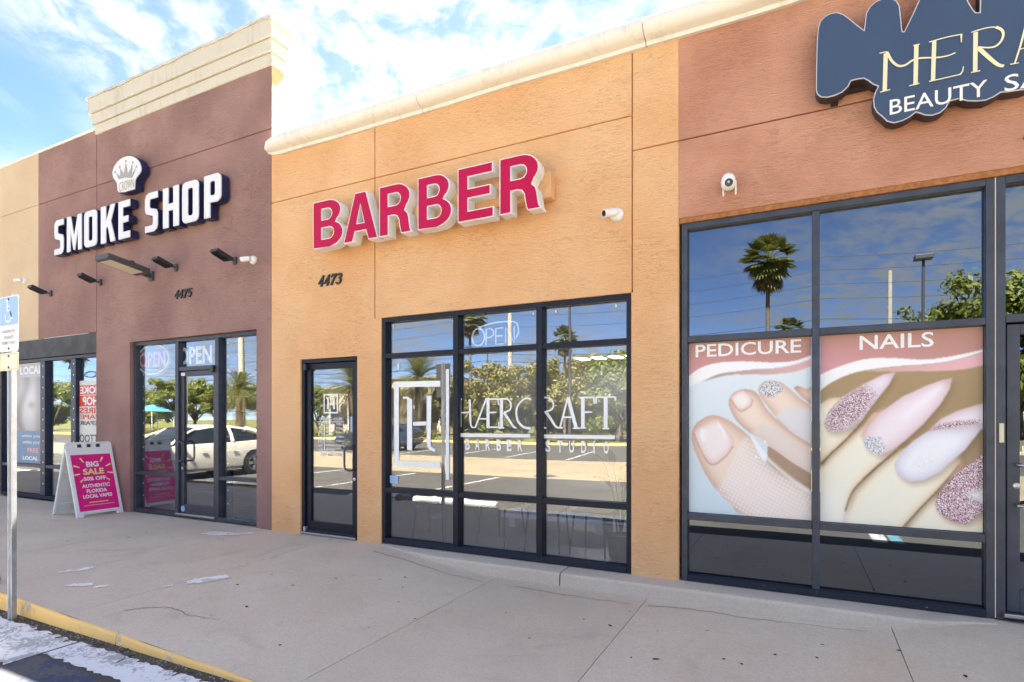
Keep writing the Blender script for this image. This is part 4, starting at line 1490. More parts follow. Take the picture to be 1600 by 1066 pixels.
word2 = [st([(1016, 254), (1018, 446)], th), st([(992, 254), (1055, 254), (1085, 285), (1078, 325), (1030, 346)], .014, .02), st([(1040, 346), (1072, 392), (1100, 436), (1122, 446)], .032, .016), st([(998, 446), (1040, 446)], tn),
         st([(1128, 446), (1180, 250)], .018), st([(1180, 250), (1232, 446)], .036), st([(1142, 378), (1215, 378)], tn), st([(1112, 446), (1146, 446)], tn), st([(1210, 448), (1256, 448)], tn),
         st([(1275, 252), (1276, 446)], th), st([(1250, 252), (1348, 250)], tn), st([(1346, 250), (1348, 292)], tn, .016), st([(1278, 346), (1335, 345)], tn), st([(1258, 446), (1298, 446)], tn),
         st([(1422, 250), (1422, 448)], th), st([(1360, 250), (1484, 248)], .014), st([(1362, 250), (1360, 290)], tn), st([(1484, 248), (1484, 272)], tn), st([(1402, 450), (1444, 450)], tn)]
vin('vinyl_lettering', word1 + [bz([(462, 480), (940, 486), (940, 508), (462, 504)])], MT['vinyl'], win_b)
vin('vinyl_lettering', word2 + [bz([(988, 488), (1482, 494), (1482, 518), (988, 512)])], MT['vinyl'], win_b)
for c, x in zip('BARBER', (522, 584, 652, 722, 788, 858)):
    a, b = bz([(x, 595)])[0], bz([(x + 30, 535)])[0]
    M().text(c, a[0], b[0], 1.115, 1.235, YV - .002).build('vinyl_letter', MT['vinyl_b'], win_b)
for c, x in zip('STUDIO', (1036, 1112, 1186, 1264, 1342, 1408)):
    a, b = bz([(x, 610)])[0], bz([(x + (10 if c == 'I' else 33), 540)])[0]
    M().text(c, a[0], b[0], 1.115, 1.235, YV - .002).build('vinyl_letter', MT['vinyl_b'], win_b)
M().prism(rect(BX0 + .07, BX0 + .19, .70, .79), YV - .002, None).build('blue_sticker', MT['adablue'], win_b)
M().prism(rect(-4.18, -4.15, 2.03, 2.10), YV - .002, None).build('small_tag', MT['paper'], win_b)
for x in (-4.25, -3.42, -2.2, -1.58, -2.45):
    M().prism(rect(x, x + .02, 2.52, 2.545), YV - .002, None).build('suction_clip', MT['paper'], win_b)
# barber door vinyl: H in a square, hours
Yd = .0765
dz = lambda pts: [on_wall(480 + x * .16886, 560 + y * .16886, Yd) for x, y in pts]
sq = dz([(153, 330), (286, 330), (286, 510), (153, 510)])
q = M()
q.prism([sq, inset(sq, .018)], Yd - .002, None)
for p in (ribbon(dz([(195, 368), (195, 470)]), .03), ribbon(dz([(246, 366), (250, 470)]), .03), ribbon(dz([(200, 425), (245, 425)]), .014), ribbon(dz([(178, 368), (200, 366)]), .012)):
    q.prism(p, Yd - .002 - .0001 * len(q.f), None)


def drow(t, xa, xb, y, h=20):
    a, b = dz([(xa, y + h / 2)])[0], dz([(xb, y - h / 2)])[0]
    zc = (a[1] + b[1]) / 2
    hh = h * .16886 * .0095 * .5
    q.text(t, a[0], b[0], zc - hh, zc + hh, Yd - .002)


drow('OPENING HOURS', 112, 326, 562, 24)
for i, d in enumerate(('MON', 'TUE', 'WED', 'THU', 'FRI', 'SAT', 'SUN')):
    y = 610 + i * 39
    drow(d, 103, 150, y, 19)
    if d == 'SUN':
        drow('CLOSED', 172, 260, y, 19)
    else:
        drow('8:00am - 5:00pm' if d == 'SAT' else '9:00am - 7:00pm', 172, 342, y, 19)
drow('407-507-9285', 122, 322, 890, 26)
for p in (dz([(95, 586), (340, 586), (340, 592), (95, 592)]), dz([(98, 860), (370, 862), (370, 869), (98, 867)]), dz([(158, 600), (164, 600), (164, 855), (158, 855)])):
    q.prism(p, Yd - .002, None)
q.build('vinyl_lettering', MT['vinyl_b'], dr_b)
M().prism(dz([(400, 540), (430, 540), (430, 685), (400, 685)]), Yd - .002, None).build('blue_sticker', MT['adablue'], dr_b)

# neon OPEN in the barber transom
YN = .096
nz_ = lambda pts: [(on_wall(700 + x * .45, 440 + y * .45, YN)[0], YN, on_wall(700 + x * .45, 440 + y * .45, YN)[1]) for x, y in pts]
nn = empty('neon_sign', (-3.0, YN, 2.28), 'unlit white tube OPEN sign with an arc in the barber transom', 'neon sign')


def nt_(pts, n=6, r=.0095, closed=False, name='tube'):
    p2 = spline(pts, n, closed) if n else pts
    if closed:
        p2 = p2 + [p2[0]]
    M().tube(nz_(p2), r, 8).build(name, MT['neonwhite'], nn, smooth=80)


nt_([(84, 195), (92, 172), (105, 164), (120, 170), (127, 192), (120, 214), (105, 224), (90, 216)], 4, closed=True)
nt_([(133, 222), (133, 166), (148, 163), (158, 172), (158, 186), (148, 194), (135, 195)], 0)
nt_([(192, 160), (166, 164), (166, 218), (194, 216)], 0)
nt_([(166, 190), (190, 188)], 0)
nt_([(200, 216), (200, 160), (230, 212), (230, 156)], 0)
nt_([(108, 160), (150, 146), (200, 139), (235, 142), (244, 160), (244, 180), (236, 196)], 5)
M().tube([(-3.0, YN, 2.50), (-3.0, YN, 2.60)], .002, 5).build('hanging_wire', MT['wire'], nn)

# oval OPEN lamp sign and OPEN banner letters in the smoke shop
YS = .138
oz = lambda pts: [on_wall(200 + x * .1375, 500 + y * .1375, YS) for x, y in pts]
on = empty('open_sign', (-8.8, YS, 2.2), 'oval OPEN lamp sign with red letters behind the maroon shop glass', 'open sign')
cx, cz = on_wall(239, 562, YS)
ring = [(cx + .40 * math.cos(2 * math.pi * i / 36), YS, cz + .225 * math.sin(2 * math.pi * i / 36)) for i in range(37)]
M().tube(ring, .014, 8).build('oval_tube', MT['neonwhite'], on, smooth=80)
M().prism([(cx + .44 * math.cos(2 * math.pi * i / 36), cz + .265 * math.sin(2 * math.pi * i / 36)) for i in range(36)], YS + .012, YS + .016).build('back_plate', plain('clear_grey_backplate', (.20, .21, .22), .5), on)
M().text('OPEN', cx - .33, cx + .33, cz - .12, cz + .12, YS - .012).build('lettering', MT['neonred'], on)
bn = empty('open_banner', (-7.8, YS, 2.25), 'white OPEN letters hung in the transom over the maroon shop door', 'banner')
q = M()
a = oz([(578, 520), (930, 270)])
q.text('OPEN', a[0][0], a[1][0] + .06, 2.255, 2.52, .128)
q.build('lettering', plain('cream_card', (.9, .87, .76), .6), bn)

# posters in the tan shop window
ps = empty('poster', (-12.6, .09, .65), 'grey LOCAL portrait poster over a pale blue panel in the tan window', 'poster', 'window posters')
yp = .09
N = 70
vs, cs, fs = [], [], []
W_, H_ = 44, 70
x0, x1, z0, z1 = -13.45, -12.125, 1.24, 2.475
for j in range(H_ + 1):
    for i in range(W_ + 1):
        u, v = i / W_, 1 - j / H_
        vs.append((x0 + (x1 - x0) * u, yp, z0 + (z1 - z0) * (1 - v)))
        uu, vv = (u - .62) / .34, (v - .55) / .42
        face = math.exp(-(uu * uu + vv * vv) * 1.3)
        hair = math.exp(-(((u - .45 - .12 * math.sin(v * 6)) / .12) ** 2)) * .5 + math.exp(-(((u - .88) / .10) ** 2)) * .35
        c = .42 + .34 * face - hair * .5 * (v > .2) - .3 * math.exp(-(((u - .68) / .1) ** 2 + ((v - .62) / .06) ** 2))
        if v < .1:
            c = .5
        c = min(max(c, .04), .8)
        cs.append((c, c * .97, c * .97, 1))
for j in range(H_):
    for i in range(W_):
        k = j * (W_ + 1) + i
        fs.append((k, k + 1, k + W_ + 2, k + W_ + 1))


def printed(name, vs, fs, cs, parent):
    q = M().add(vs, fs)
    ob = q.build(name, MT['vprint'], parent)
    at = ob.data.color_attributes.new('print', 'FLOAT_COLOR', 'POINT')
    at.data.foreach_set('color', [c for cc in cs for c in cc])
    return ob


printed('portrait_print', vs, fs, cs, ps)
M().text('LOCAL', -12.95, -12.16, 2.27, 2.42, yp - .003).build('lettering', MT['adawhite'], ps)
M().prism(rect(x0, x1, .64, 1.235), yp, None).build('blue_panel', MT['lcblue'], ps)
for tx, xa, xb, za, zb in (('within you!', -12.85, -12.25, .98, 1.06), ('within you!', -12.9, -12.2, 1.10, 1.17), ('LOCAL', -12.85, -12.3, .70, .77)):
    M().text(tx, xa, xb, za, zb, yp - .003).build('lettering', MT['adawhite'], ps)
M().text('FREE', -12.68, -12.30, .84, .92, yp - .003).build('lettering', MT['neonred'], ps)
ps = empty('poster', (-10.6, .12, .9), 'red and white poster with mirror reversed lettering beside the maroon pier', 'poster', 'window posters')
yp = .0915
X0, X1 = -10.95, -10.29
M().prism(rect(X0, X1 + .02, 1.02, 2.10), yp + .003, None).build('sheet', MT['paper'], ps)
M().prism(rect(X0, X1 + .02, 1.665, 1.845), yp + .001, None).build('red_band', MT['redprint'], ps)
M().prism(rect(X0, X1 + .02, 1.86, 2.02), yp + .001, None).build('red_band', MT['redprint'], ps)
q = M()
q.text('SMOKE', X0 + .02, X1 + .12, 1.875, 2.0, yp - .002, flip=True)
q.text('SHOP', X0 + .1, X1 + .02, 1.68, 1.83, yp - .002, flip=True)
q.build('lettering', MT['adawhite'], ps)
q = M()
q.text('TIRES', X0 + .02, X1, 1.545, 1.645, yp - .002, flip=True)
q.text('VAPE', X0 + .04, X1, 1.45, 1.525, yp - .002, flip=True)
q.build('lettering', MT['redprint'], ps)
M().text('REPAIR', X0 + .02, X1, 1.35, 1.42, yp - .002, flip=True).build('lettering', MT['black'], ps)
M().text('TATTOO', X0 + .01, X1 + .15, 1.06, 1.19, yp - .002, flip=True).build('lettering', MT['black'], ps)
q = M()
el = [((X0 + X1) / 2 + .19 * math.cos(i * .35), 2.2 + .055 * math.sin(i * .35)) for i in range(18)]
q.prism([el, inset(el, .014)], yp - .002, None)
q.build('oval_badge', MT['black'], ps)

# ---------------------------------------------------------------- salon posters (flat print on the glass)
def box_blur(a, r):
    for ax in (0, 1):
        p = np.pad(a, [(r + 1, r) if k == ax else (0, 0) for k in (0, 1)], mode='edge')
        c = np.cumsum(p, axis=ax)
        n = 2 * r + 1
        a = (np.take(c, range(n, c.shape[ax]), axis=ax) - np.take(c, range(0, c.shape[ax] - n), axis=ax)) / n
    return a


def lin(c):
    c = np.array(c, float) / 255
    return np.where(c <= .04045, c / 12.92, ((c + .055) / 1.055) ** 2.4)


class Print:
    def __init__(s, w, h):
        s.w, s.h = w, h
        s.U, s.V = np.meshgrid((np.arange(w) + .5) / w, (np.arange(h) + .5) / h)
        s.img = np.zeros((h, w, 3))
        s.rs = np.random.RandomState(3)

    def mask(s, poly, sm=1):
        P = np.array(poly)
        ins = np.zeros((s.h, s.w), bool)
        n = len(P)
        for i in range(n):
            (x1, y1), (x2, y2) = P[i], P[(i + 1) % n]
            if y1 == y2:
                continue
            cr = ((y1 > s.V) != (y2 > s.V)) & (s.U < (x2 - x1) * (s.V - y1) / (y2 - y1) + x1)
            ins ^= cr
        return box_blur(ins.astype(float), sm) if sm else ins.astype(float)

    def over(s, m, col):
        c = lin(col) if not isinstance(col, np.ndarray) else col
        s.img = s.img * (1 - m[..., None]) + c * m[..., None]

    def solid(s, poly, edge, mid, soft=8, sm=1, power=1.0):
        """a rounded form as printed: edge tone to middle tone"""
        m = s.mask(poly, sm)
        b = np.clip((box_blur(box_blur(s.mask(poly, 0), soft), soft) - .35) / .65, 0, 1) ** power
        c = lin(edge) * (1 - b[..., None]) + lin(mid) * b[..., None]
        s.over(m, c)
        return m

    def glitter(s, m, cols, dens=.6):
        pick = s.rs.randint(0, len(cols), (s.h, s.w))
        c = np.array([lin(x) for x in cols])[pick]
        s.over(m * (s.rs.rand(s.h, s.w) < dens), c)

    def line(s, pts, w, col, a=1.0, sm=2):
        s.over(box_blur(s.mask(ribbon(spline(pts, 6, False), w), 0), sm) * a, col)

    def obj(s, name, x0, x1, z0, z1, y, parent):
        w, h = s.w, s.h
        vs = [(x0 + (x1 - x0) * i / (w - 1), y, z1 - (z1 - z0) * j / (h - 1)) for j in range(h) for i in range(w)]
        fs = [(j * w + i, (j + 1) * w + i, (j + 1) * w + i + 1, j * w + i + 1) for j in range(h - 1) for i in range(w - 1)]
        s.img = np.clip(s.img, 0, .9)
        cs = np.concatenate([s.img, np.ones((h, w, 1))], 2).reshape(-1, 4)
        return printed(name, vs, fs, cs.tolist(), parent)


def cvt(top, bot, xl, xr):
    def f(pts):
        out = []
        for x, y in pts:
            u = (x - xl) / (xr - xl)
            a, b = top[0] + (top[1] - top[0]) * u, bot[0] + (bot[1] - bot[0]) * u
            out.append((u, (y - a) / (b - a)))
        return out
    return f


yP = .085 - .004
# --- pedicure
c = cvt((105, 70), (940, 980), 100, 722)
C = lambda pts: spline(c(pts), 5)
P = Print(190, 280)
bgc = lin((226, 234, 238))[None, None] * (1 - P.V[..., None]) + lin((205, 220, 226))[None, None] * P.V[..., None]
P.img = np.broadcast_to(bgc, (P.h, P.w, 3)).copy()
hd = c([(100, 270), (150, 236), (220, 210), (320, 196), (420, 196), (560, 201), (650, 191), (722, 165)])
hd = spline(hd, 5, False)
P.over(P.mask([(-.1, -.2)] + [(-.1, hd[0][1])] + hd + [(1.1, hd[-1][1]), (1.1, -.2)]), (lin((180, 132, 114))[None, None] * np.clip(1 - P.V * 6 * (1 - P.U * .6), 0, 1)[..., None] + lin((212, 152, 156))[None, None] * (1 - np.clip(1 - P.V * 6 * (1 - P.U * .6), 0, 1))[..., None]))
lo = spline(c([(60, 360), (100, 322), (180, 286), (260, 256), (350, 242), (450, 231), (560, 223), (650, 205), (735, 172)]), 5, False)
P.over(P.mask(hd + lo[::-1]), (248, 249, 252))
b2 = spline(c([(180, 292), (260, 258), (350, 244), (450, 233), (560, 226), (650, 208), (735, 176)]), 5, False)
b3 = spline(c([(180, 293), (300, 264), (400, 258), (520, 258), (640, 246), (735, 212)]), 5, False)
P.over(P.mask(b2 + b3[::-1]), lin((160, 140, 118))[None, None] * (1 - P.U[..., None]) + lin((226, 178, 182))[None, None] * P.U[..., None])
P.solid(C([(640, 325), (662, 315), (700, 330), (740, 318), (740, 410), (690, 380), (660, 350)]), (196, 150, 128), (236, 208, 188), 6)
P.solid(c([(465, 330), (478, 308), (500, 292), (530, 287), (580, 298), (620, 330), (660, 370), (740, 430), (740, 640), (640, 560), (580, 505), (540, 452), (500, 400), (472, 360)]), (204, 162, 136), (241, 219, 202), 9)
tul = P.mask(c([(550, 462), (620, 420), (740, 440), (740, 640), (640, 560)]), 2)
P.over(tul * .8, (222, 222, 226))
P.solid(C([(315, 400), (335, 356), (380, 334), (432, 336), (468, 362), (505, 425), (550, 475), (630, 545), (740, 630), (740, 760), (640, 705), (560, 645), (500, 585), (430, 550), (380, 512), (340, 465)]), (190, 146, 120), (243, 222, 204), 10)
P.over(P.mask(c([(430, 548), (480, 500), (560, 520), (740, 660), (740, 770), (620, 700), (540, 640)]), 3) * .75, (226, 212, 203))
P.over(P.mask(c([(505, 690), (515, 610), (560, 640), (640, 700), (740, 760), (740, 860), (640, 800), (560, 745)])), (170, 140, 116))
P.solid(C([(115, 560), (133, 512), (180, 475), (240, 460), (305, 480), (355, 512), (412, 556), (470, 625), (505, 695), (600, 765), (740, 850), (740, 1000), (400, 955), (330, 905), (262, 842), (200, 765), (150, 672), (124, 610)]), (198, 156, 130), (240, 217, 198), 13)
mt = P.mask(c([(405, 558), (470, 640), (505, 700), (600, 770), (740, 850), (740, 1000), (395, 955), (330, 905), (250, 838), (285, 780), (330, 690), (370, 610)]), 3)
ch = ((np.floor(P.U * 62 + P.V * 40) % 2) * (np.floor(P.V * 86 - P.U * 30) % 2))
P.over(mt * (.28 + .5 * ch), (241, 239, 238))
P.over(P.mask(c([(425, 560), (455, 590), (512, 655), (500, 700), (470, 660)])), (233, 240, 244))
P.line(c([(430, 565), (480, 640), (560, 720), (660, 800), (730, 850)]), .02, (245, 243, 240), .7)
P.solid(C([(128, 545), (185, 508), (258, 480), (290, 520), (336, 572), (338, 612), (300, 662), (240, 703), (200, 684), (160, 618)]), (226, 190, 180), (247, 232, 228), 7)
P.line(c([(180, 530), (175, 560), (190, 585)]), .03, (255, 255, 255), .8)
P.line(c([(255, 500), (290, 545), (298, 580)]), .016, (255, 255, 255), .8)
P.line(c([(128, 548), (160, 622), (200, 688), (240, 705), (300, 664), (340, 612)]), .008, (150, 100, 80), .6, 1)
P.solid(C([(326, 376), (360, 345), (396, 340), (436, 380), (426, 412), (380, 438), (352, 420)]), (222, 186, 170), (248, 238, 232), 5)
P.line(c([(330, 382), (352, 422), (382, 440), (428, 414), (438, 382)]), .008, (160, 115, 95), .6, 1)
g3 = P.solid(C([(474, 326), (508, 295), (560, 297), (588, 325), (570, 350), (530, 374), (488, 356)]), (190, 190, 198), (226, 226, 232), 3)
P.glitter(g3, [(120, 120, 130), (255, 255, 255), (200, 200, 210), (90, 92, 100), (235, 225, 215)], .75)
for x, y in ((500, 592), (455, 667), (410, 800), (495, 665)):
    m_ = np.exp(-(((P.U - c([(x, y)])[0][0]) / .008) ** 2 + ((P.V - c([(x, y)])[0][1]) / .007) ** 2))
    P.over(np.clip(m_, 0, 1), (255, 255, 255))
pd = empty('window_poster', (-.42, yP, sz1), 'PEDICURE poster with painted toenails on the salon glass', 'poster', 'salon window posters')
px0, px1, pz0, pz1 = s0 + .056, s1 - .034, sz1 + .034, sz2 - .032
P.obj('print', px0, px1, pz0, pz1, yP, pd)
a = [on_wall(1040 + x * .3189, 500 + y * .3189, yP) for x, y in ((147, 185), (665, 165), (147, 125), (665, 95))]
M().text('PEDICURE', a[0][0], a[1][0], (a[0][1] + a[1][1]) / 2 + .004, (a[2][1] + a[3][1]) / 2 + .004, yP - .0025).build('lettering', MT['vinyl_b'], pd)
# --- nails
c = cvt((-80, -127), (915, 980), 10, 843)
C = lambda pts: spline(c(pts), 5)
P = Print(230, 300)
rs = np.random.RandomState(5)
nz = box_blur(box_blur(rs.rand(P.h, P.w), 22), 22)
nz = (nz - nz.min()) / (nz.max() - nz.min())
P.img = lin((134, 108, 74))[None, None] * (1 - nz[..., None]) + lin((172, 146, 106))[None, None] * nz[..., None]
for fg in ([(450, 965), (540, 855), (620, 760), (660, 900), (760, 935), (850, 850), (870, 1030), (450, 1030)],
           [(150, 870), (200, 750), (310, 640), (430, 535), (520, 500), (640, 560), (738, 556), (738, 615), (650, 730), (540, 850), (450, 960), (400, 1010), (120, 1010)],
           [(-10, 640), (60, 570), (150, 490), (250, 400), (300, 335), (370, 318), (420, 360), (430, 450), (470, 470), (420, 535), (300, 640), (195, 750), (150, 860), (110, 1000), (-10, 1000)],
           [(-10, 300), (60, 256), (120, 248), (190, 300), (256, 350), (240, 385), (150, 480), (60, 560), (-10, 620)]):
    P.over(P.mask(c([(x + 10, y + 12) for x, y in fg]), 6) * .75, (120, 92, 48))
    P.solid(c(fg), (196, 158, 104), (248, 234, 206), 8, power=.8)
    m_ = P.mask(c([(x * .8 + .2 * sum(p[0] for p in fg) / len(fg), y * .8 + .2 * sum(p[1] for p in fg) / len(fg)) for x, y in fg]), 14)
    P.over(m_ * .5, (250, 242, 226))
m_ = P.mask(c([(-10, 700), (110, 760), (160, 880), (330, 1010), (-10, 1010)]), 16)
P.over(m_ * .8, (246, 240, 230))
for pts, w in (([(20, 612), (60, 562), (150, 482), (245, 382)], .010), ([(150, 862), (195, 750), (305, 640), (425, 535)], .012), ([(452, 955), (540, 852), (640, 738), (736, 612)], .010)):
    P.line(c(pts), w, (104, 80, 40), .8, 1)
P.line(c([(245, 470), (275, 400), (340, 335), (370, 320)]), .03, (206, 160, 140), .8, 3)
P.line(c([(735, 560), (738, 620), (690, 690)]), .02, (210, 165, 150), .7, 3)
hd = spline(c([(-20, 142), (10, 130), (100, 92), (250, 48), (400, 41), (560, 50), (700, 32), (860, -6)]), 5, False)
f_ = np.clip(1 - P.V * 5 * (1.3 - P.U), 0, 1)[..., None]
P.over(P.mask([(-.1, -.2), (-.1, hd[0][1])] + hd + [(1.1, hd[-1][1]), (1.1, -.2)]), lin((180, 132, 114))[None, None] * f_ + lin((212, 152, 158))[None, None] * (1 - f_))
lo = spline(c([(-20, 240), (10, 215), (80, 166), (200, 118), (330, 96), (450, 83), (600, 72), (720, 51), (860, 4)]), 5, False)
P.over(P.mask(hd + lo[::-1]), (250, 250, 253))
b2 = spline(c([(260, 108), (330, 97), (450, 84), (600, 73), (720, 52), (860, 6)]), 5, False)
b3 = spline(c([(260, 110), (400, 113), (600, 111), (740, 105), (860, 78)]), 5, False)
P.over(P.mask(b2 + b3[::-1]), lin((190, 160, 130))[None, None] * (1 - P.U[..., None]) + lin((236, 182, 188))[None, None] * P.U[..., None])
n1 = [(418, 114), (386, 180), (300, 290), (240, 372), (180, 412), (100, 440), (50, 432), (30, 392), (60, 320), (130, 250), (250, 180), (350, 130)]
n2 = [(697, 150), (688, 205), (640, 292), (560, 392), (470, 482), (390, 542), (330, 560), (270, 532), (244, 480), (266, 420), (330, 340), (450, 250), (570, 190), (650, 160)]
n3a = [(585, 430), (640, 370), (720, 326), (860, 278), (860, 420), (700, 430)]
n3 = [(410, 612), (440, 560), (500, 492), (580, 434), (690, 420), (770, 420), (860, 380), (830, 430), (760, 532), (690, 602), (640, 652), (560, 696), (490, 706), (430, 672)]
n4 = [(860, 545), (780, 610), (700, 682), (640, 762), (615, 822), (632, 872), (690, 912), (760, 932), (815, 890), (860, 840)]
shade = lambda p: [(x + 14, y + 22) for x, y in p]
for p in (n1, n2, n3, n4):
    P.over(P.mask(c(shade(p)), 5) * .5, (120, 92, 58))
P.solid(c(n1), (210, 186, 190), (242, 234, 244), 8)
gm_ = P.mask(c([(30, 392), (60, 318), (130, 250), (230, 190), (330, 210), (270, 330), (180, 412), (100, 442), (50, 432)]), 9) * P.mask(c(n1))
P.glitter(np.clip(gm_ * 1.0, 0, 1), [(120, 74, 84), (166, 120, 126), (240, 226, 230), (196, 150, 156), (86, 52, 62)], .8)
P.solid(c(n2), (214, 184, 188), (243, 229, 234), 11)
P.line(c([(650, 190), (560, 270), (450, 370)]), .03, (252, 246, 250), .6, 5)
cr = P.mask(c([(246, 480), (275, 465), (345, 468), (362, 520), (350, 552), (320, 560), (272, 534)]), 2)
P.over(cr * .7, (224, 226, 230))
P.glitter(cr, [(255, 255, 255), (150, 156, 160), (214, 220, 222), (96, 104, 108)], .7)
P.solid(c(n3a), (206, 176, 180), (240, 230, 236), 8)
P.solid(c(n3), (206, 196, 206), (243, 243, 248), 10)
P.glitter(P.mask(c([(590, 425), (640, 395), (720, 380), (835, 372), (820, 396), (700, 416)]), 2), [(130, 86, 90), (230, 214, 220), (170, 124, 128)], .8)
P.glitter(P.mask(c([(480, 610), (560, 570), (640, 590), (600, 640), (520, 640)]), 6) * .5, [(214, 196, 200), (250, 250, 250)], .5)
P.solid(c(n4), (160, 110, 120), (214, 180, 190), 8)
P.glitter(P.mask(c(n4)), [(128, 62, 80), (176, 116, 128), (246, 232, 238), (210, 160, 172), (100, 48, 64), (255, 250, 252)], .85)
P.over(P.mask(c([(760, 770), (860, 740), (860, 830), (800, 800)]), 4) * .8, (246, 244, 246))
nl = empty('window_poster', (.66, yP, sz1), 'NAILS poster with long pointed glitter fingernails on the salon glass', 'poster', 'salon window posters')
P.obj('print', s1 + .034, s2 - .001, sz1 + .034, sz2 - .032, yP, nl)
a = [on_wall(x, y, yP) for x, y in ((1343, 548), (1459, 541), (1343, 526), (1459, 519))]
M().text('NAILS', a[0][0], a[1][0], (a[0][1] + a[1][1]) / 2, (a[2][1] + a[3][1]) / 2 + .005, yP - .0025).build('lettering', MT['vinyl_b'], nl)

# ================================================================ STREET FURNITURE
# sandwich board, facing along the walk
ab = empty('sandwich_board', (-9.8, -.38, 0), 'white folding sandwich board with pink BIG SALE poster by the maroon pier', 'sandwich board')
yA, yB_, HT = -.68, -.04, 1.10
ft, bt, rg = Vector((-9.42, 0, 0)), Vector((-10.12, 0, 0)), Vector((-9.775, 0, HT))
up = (rg - ft).normalized()
nrm = Vector((up.z, 0, -up.x))
fl = (rg - ft).length


def fxf(u, v, w):          # u across (towards wall), v up the panel, w outwards
    p = ft + up * v + nrm * w
    return (p.x, yA + u, p.z + .0)


WB = yB_ - yA
fp = M(fxf)
fp.prism([[(0, .0), (.09, .0), (.09, .04), (WB - .09, .04), (WB - .09, 0), (WB, 0), (WB, fl - .02), (WB - .03, fl), (.03, fl), (0, fl - .02)]] +
         [[(WB * k - .035, fl - .085), (WB * k - .025, fl - .035), (WB * k + .025, fl - .035), (WB * k + .035, fl - .085)] for k in (.3, .5, .7)], .0, -.035)
fp.build('front_panel', MT['plasticwhite'], ab, bevel=.004, fix=True)
M(fxf).prism([(.045, .085), (WB - .045, .085), (WB - .045, .955), (.045, .955)], .003, .0015).build('pink_poster', MT['pink'], ab)
for u0, u1, v0, v1 in ((.02, WB - .02, .06, .085), (.02, WB - .02, .955, .98), (.02, .045, .085, .955), (WB - .045, WB - .02, .085, .955)):
    M(fxf).prism([(u0, v0), (u1, v0), (u1, v1), (u0, v1)], .008, .0005).build('poster_rim', MT['plasticwhite'], ab)
for t, vv, hh, sx in (('BIG', .80, .085, 1.05), ('50% OFF', .575, .06, 1.05), ('AUTHENTIC', .465, .055, .95), ('FLORIDA', .385, .055, .95), ('LOCAL VAPES', .305, .055, .9)):
    M(fxf).textc(t, WB / 2, vv, hh, .005, sx).build('lettering', MT['vinyl_b'], ab)
M(fxf).textc('SALE', WB / 2, .685, .095, .005, 1.1).build('lettering', MT['paleyellow'], ab)
for sx in (-1, 1):
    for a_, l0, l1 in ((60, .17, .25), (25, .165, .25), (-10, .16, .24), (-42, .17, .23)):
        ca, sa = math.cos(R(a_)) * sx, math.sin(R(a_))
        M(fxf).prism(ribbon([(WB / 2 + ca * l0 + sx * .03, .685 + sa * l0), (WB / 2 + ca * l1 + sx * .03, .685 + sa * l1)], .014, .026), .005, None).build('burst_mark', MT['paleyellow'], ab)
q = M(fxf)
q.prism([(WB / 2 - .13, .205), (WB / 2 + .13, .205), (WB / 2 + .13, .217), (WB / 2 - .13, .217)], .005, None)
q.prism([(WB / 2 - .21, .165), (WB / 2 + .21, .165), (WB / 2 + .21, .172), (WB / 2 - .21, .172)], .005, None)
q.build('yellow_print', MT['paleyellow'], ab)
upb = (rg - bt).normalized()
nb = Vector((-upb.z, 0, upb.x))
bl = (rg - bt).length


def bxf(u, v, w):
    p = bt + upb * v + nb * w
    return (p.x, yA + u, p.z)


bp_ = M(bxf)
bp_.prism([[(0, 0), (.09, 0), (.09, .04), (WB - .09, .04), (WB - .09, 0), (WB, 0), (WB, bl - .02), (WB - .03, bl - .005), (.03, bl - .005), (0, bl - .02)]] +
          [[(WB * k - .035, bl - .085), (WB * k - .025, bl - .04), (WB * k + .025, bl - .04), (WB * k + .035, bl - .085)] for k in (.3, .5, .7)], .0, -.012)
bp_.build('back_panel', MT['plasticwhite'], ab, bevel=.003, fix=True)
rb = M(bxf)
for v0 in (.15, .28, .41, .54, .67, .80):
    rb.prism([(.06, v0), (WB - .06, v0), (WB - .06, v0 + .035), (.06, v0 + .035)], -.012, -.026)
rb.prism([(.0, .02), (.03, .02), (.03, bl - .05), (0, bl - .05)], -.012, -.036)
rb.prism([(WB - .03, .02), (WB, .02), (WB, bl - .05), (WB - .03, bl - .05)], -.012, -.036)
rb.build('back_ribs', MT['plasticwhite'], ab, bevel=.003)
for k in (.3, .5, .7):
    M().box(-9.80, -9.75, yA + WB * k - .02, yA + WB * k + .02, HT - .10, HT - .035).build('hinge_clip', MT['black'], ab, bevel=.006)

# parking sign on its post
SX, SY = -5.60, -2.985
sp = empty('parking_sign', (SX, SY, LOT), 'faded blue and white accessible parking sign on a galvanised post', 'sign')
post = M(lambda u, v, w: (SX + u, SY + v, w))
post.prism([(-.032, -.02), (-.022, -.02), (-.012, .018), (.012, .018), (.022, -.02), (.032, -.02), (.032, -.016), (.024, -.016), (.014, .022), (-.014, .022), (-.024, -.016), (-.032, -.016)], LOT - .2, 2.44)
post.build('post', MT['galv'], sp, fix=True)
hol = M()
for k in range(22):
    hol.box(SX - .005, SX + .005, SY + .0165, SY + .0225, .05 + k * .1, .062 + k * .1)
yS = SY - .024
M().prism(rr(SX - .15, SX + .15, 1.985, 2.425, .02, .02), yS, yS + .002).build('sign_plate', MT['adawhite'], sp)
M().prism(rr(SX - .149, SX + .149, 1.986, 2.424, .02, .02), yS + .0025, yS + .004).build('sign_back', MT['darkgrey'], sp)
M().prism(rr(SX - .142, SX + .142, 2.195, 2.417, .016, .016), yS - .0015, None).build('blue_panel', MT['adablue'], sp)
M().prism(rr(SX - .149, SX + .149, 1.836, 1.974, .012, .012), yS + .0025, yS + .004).build('sign_back', MT['darkgrey'], sp)
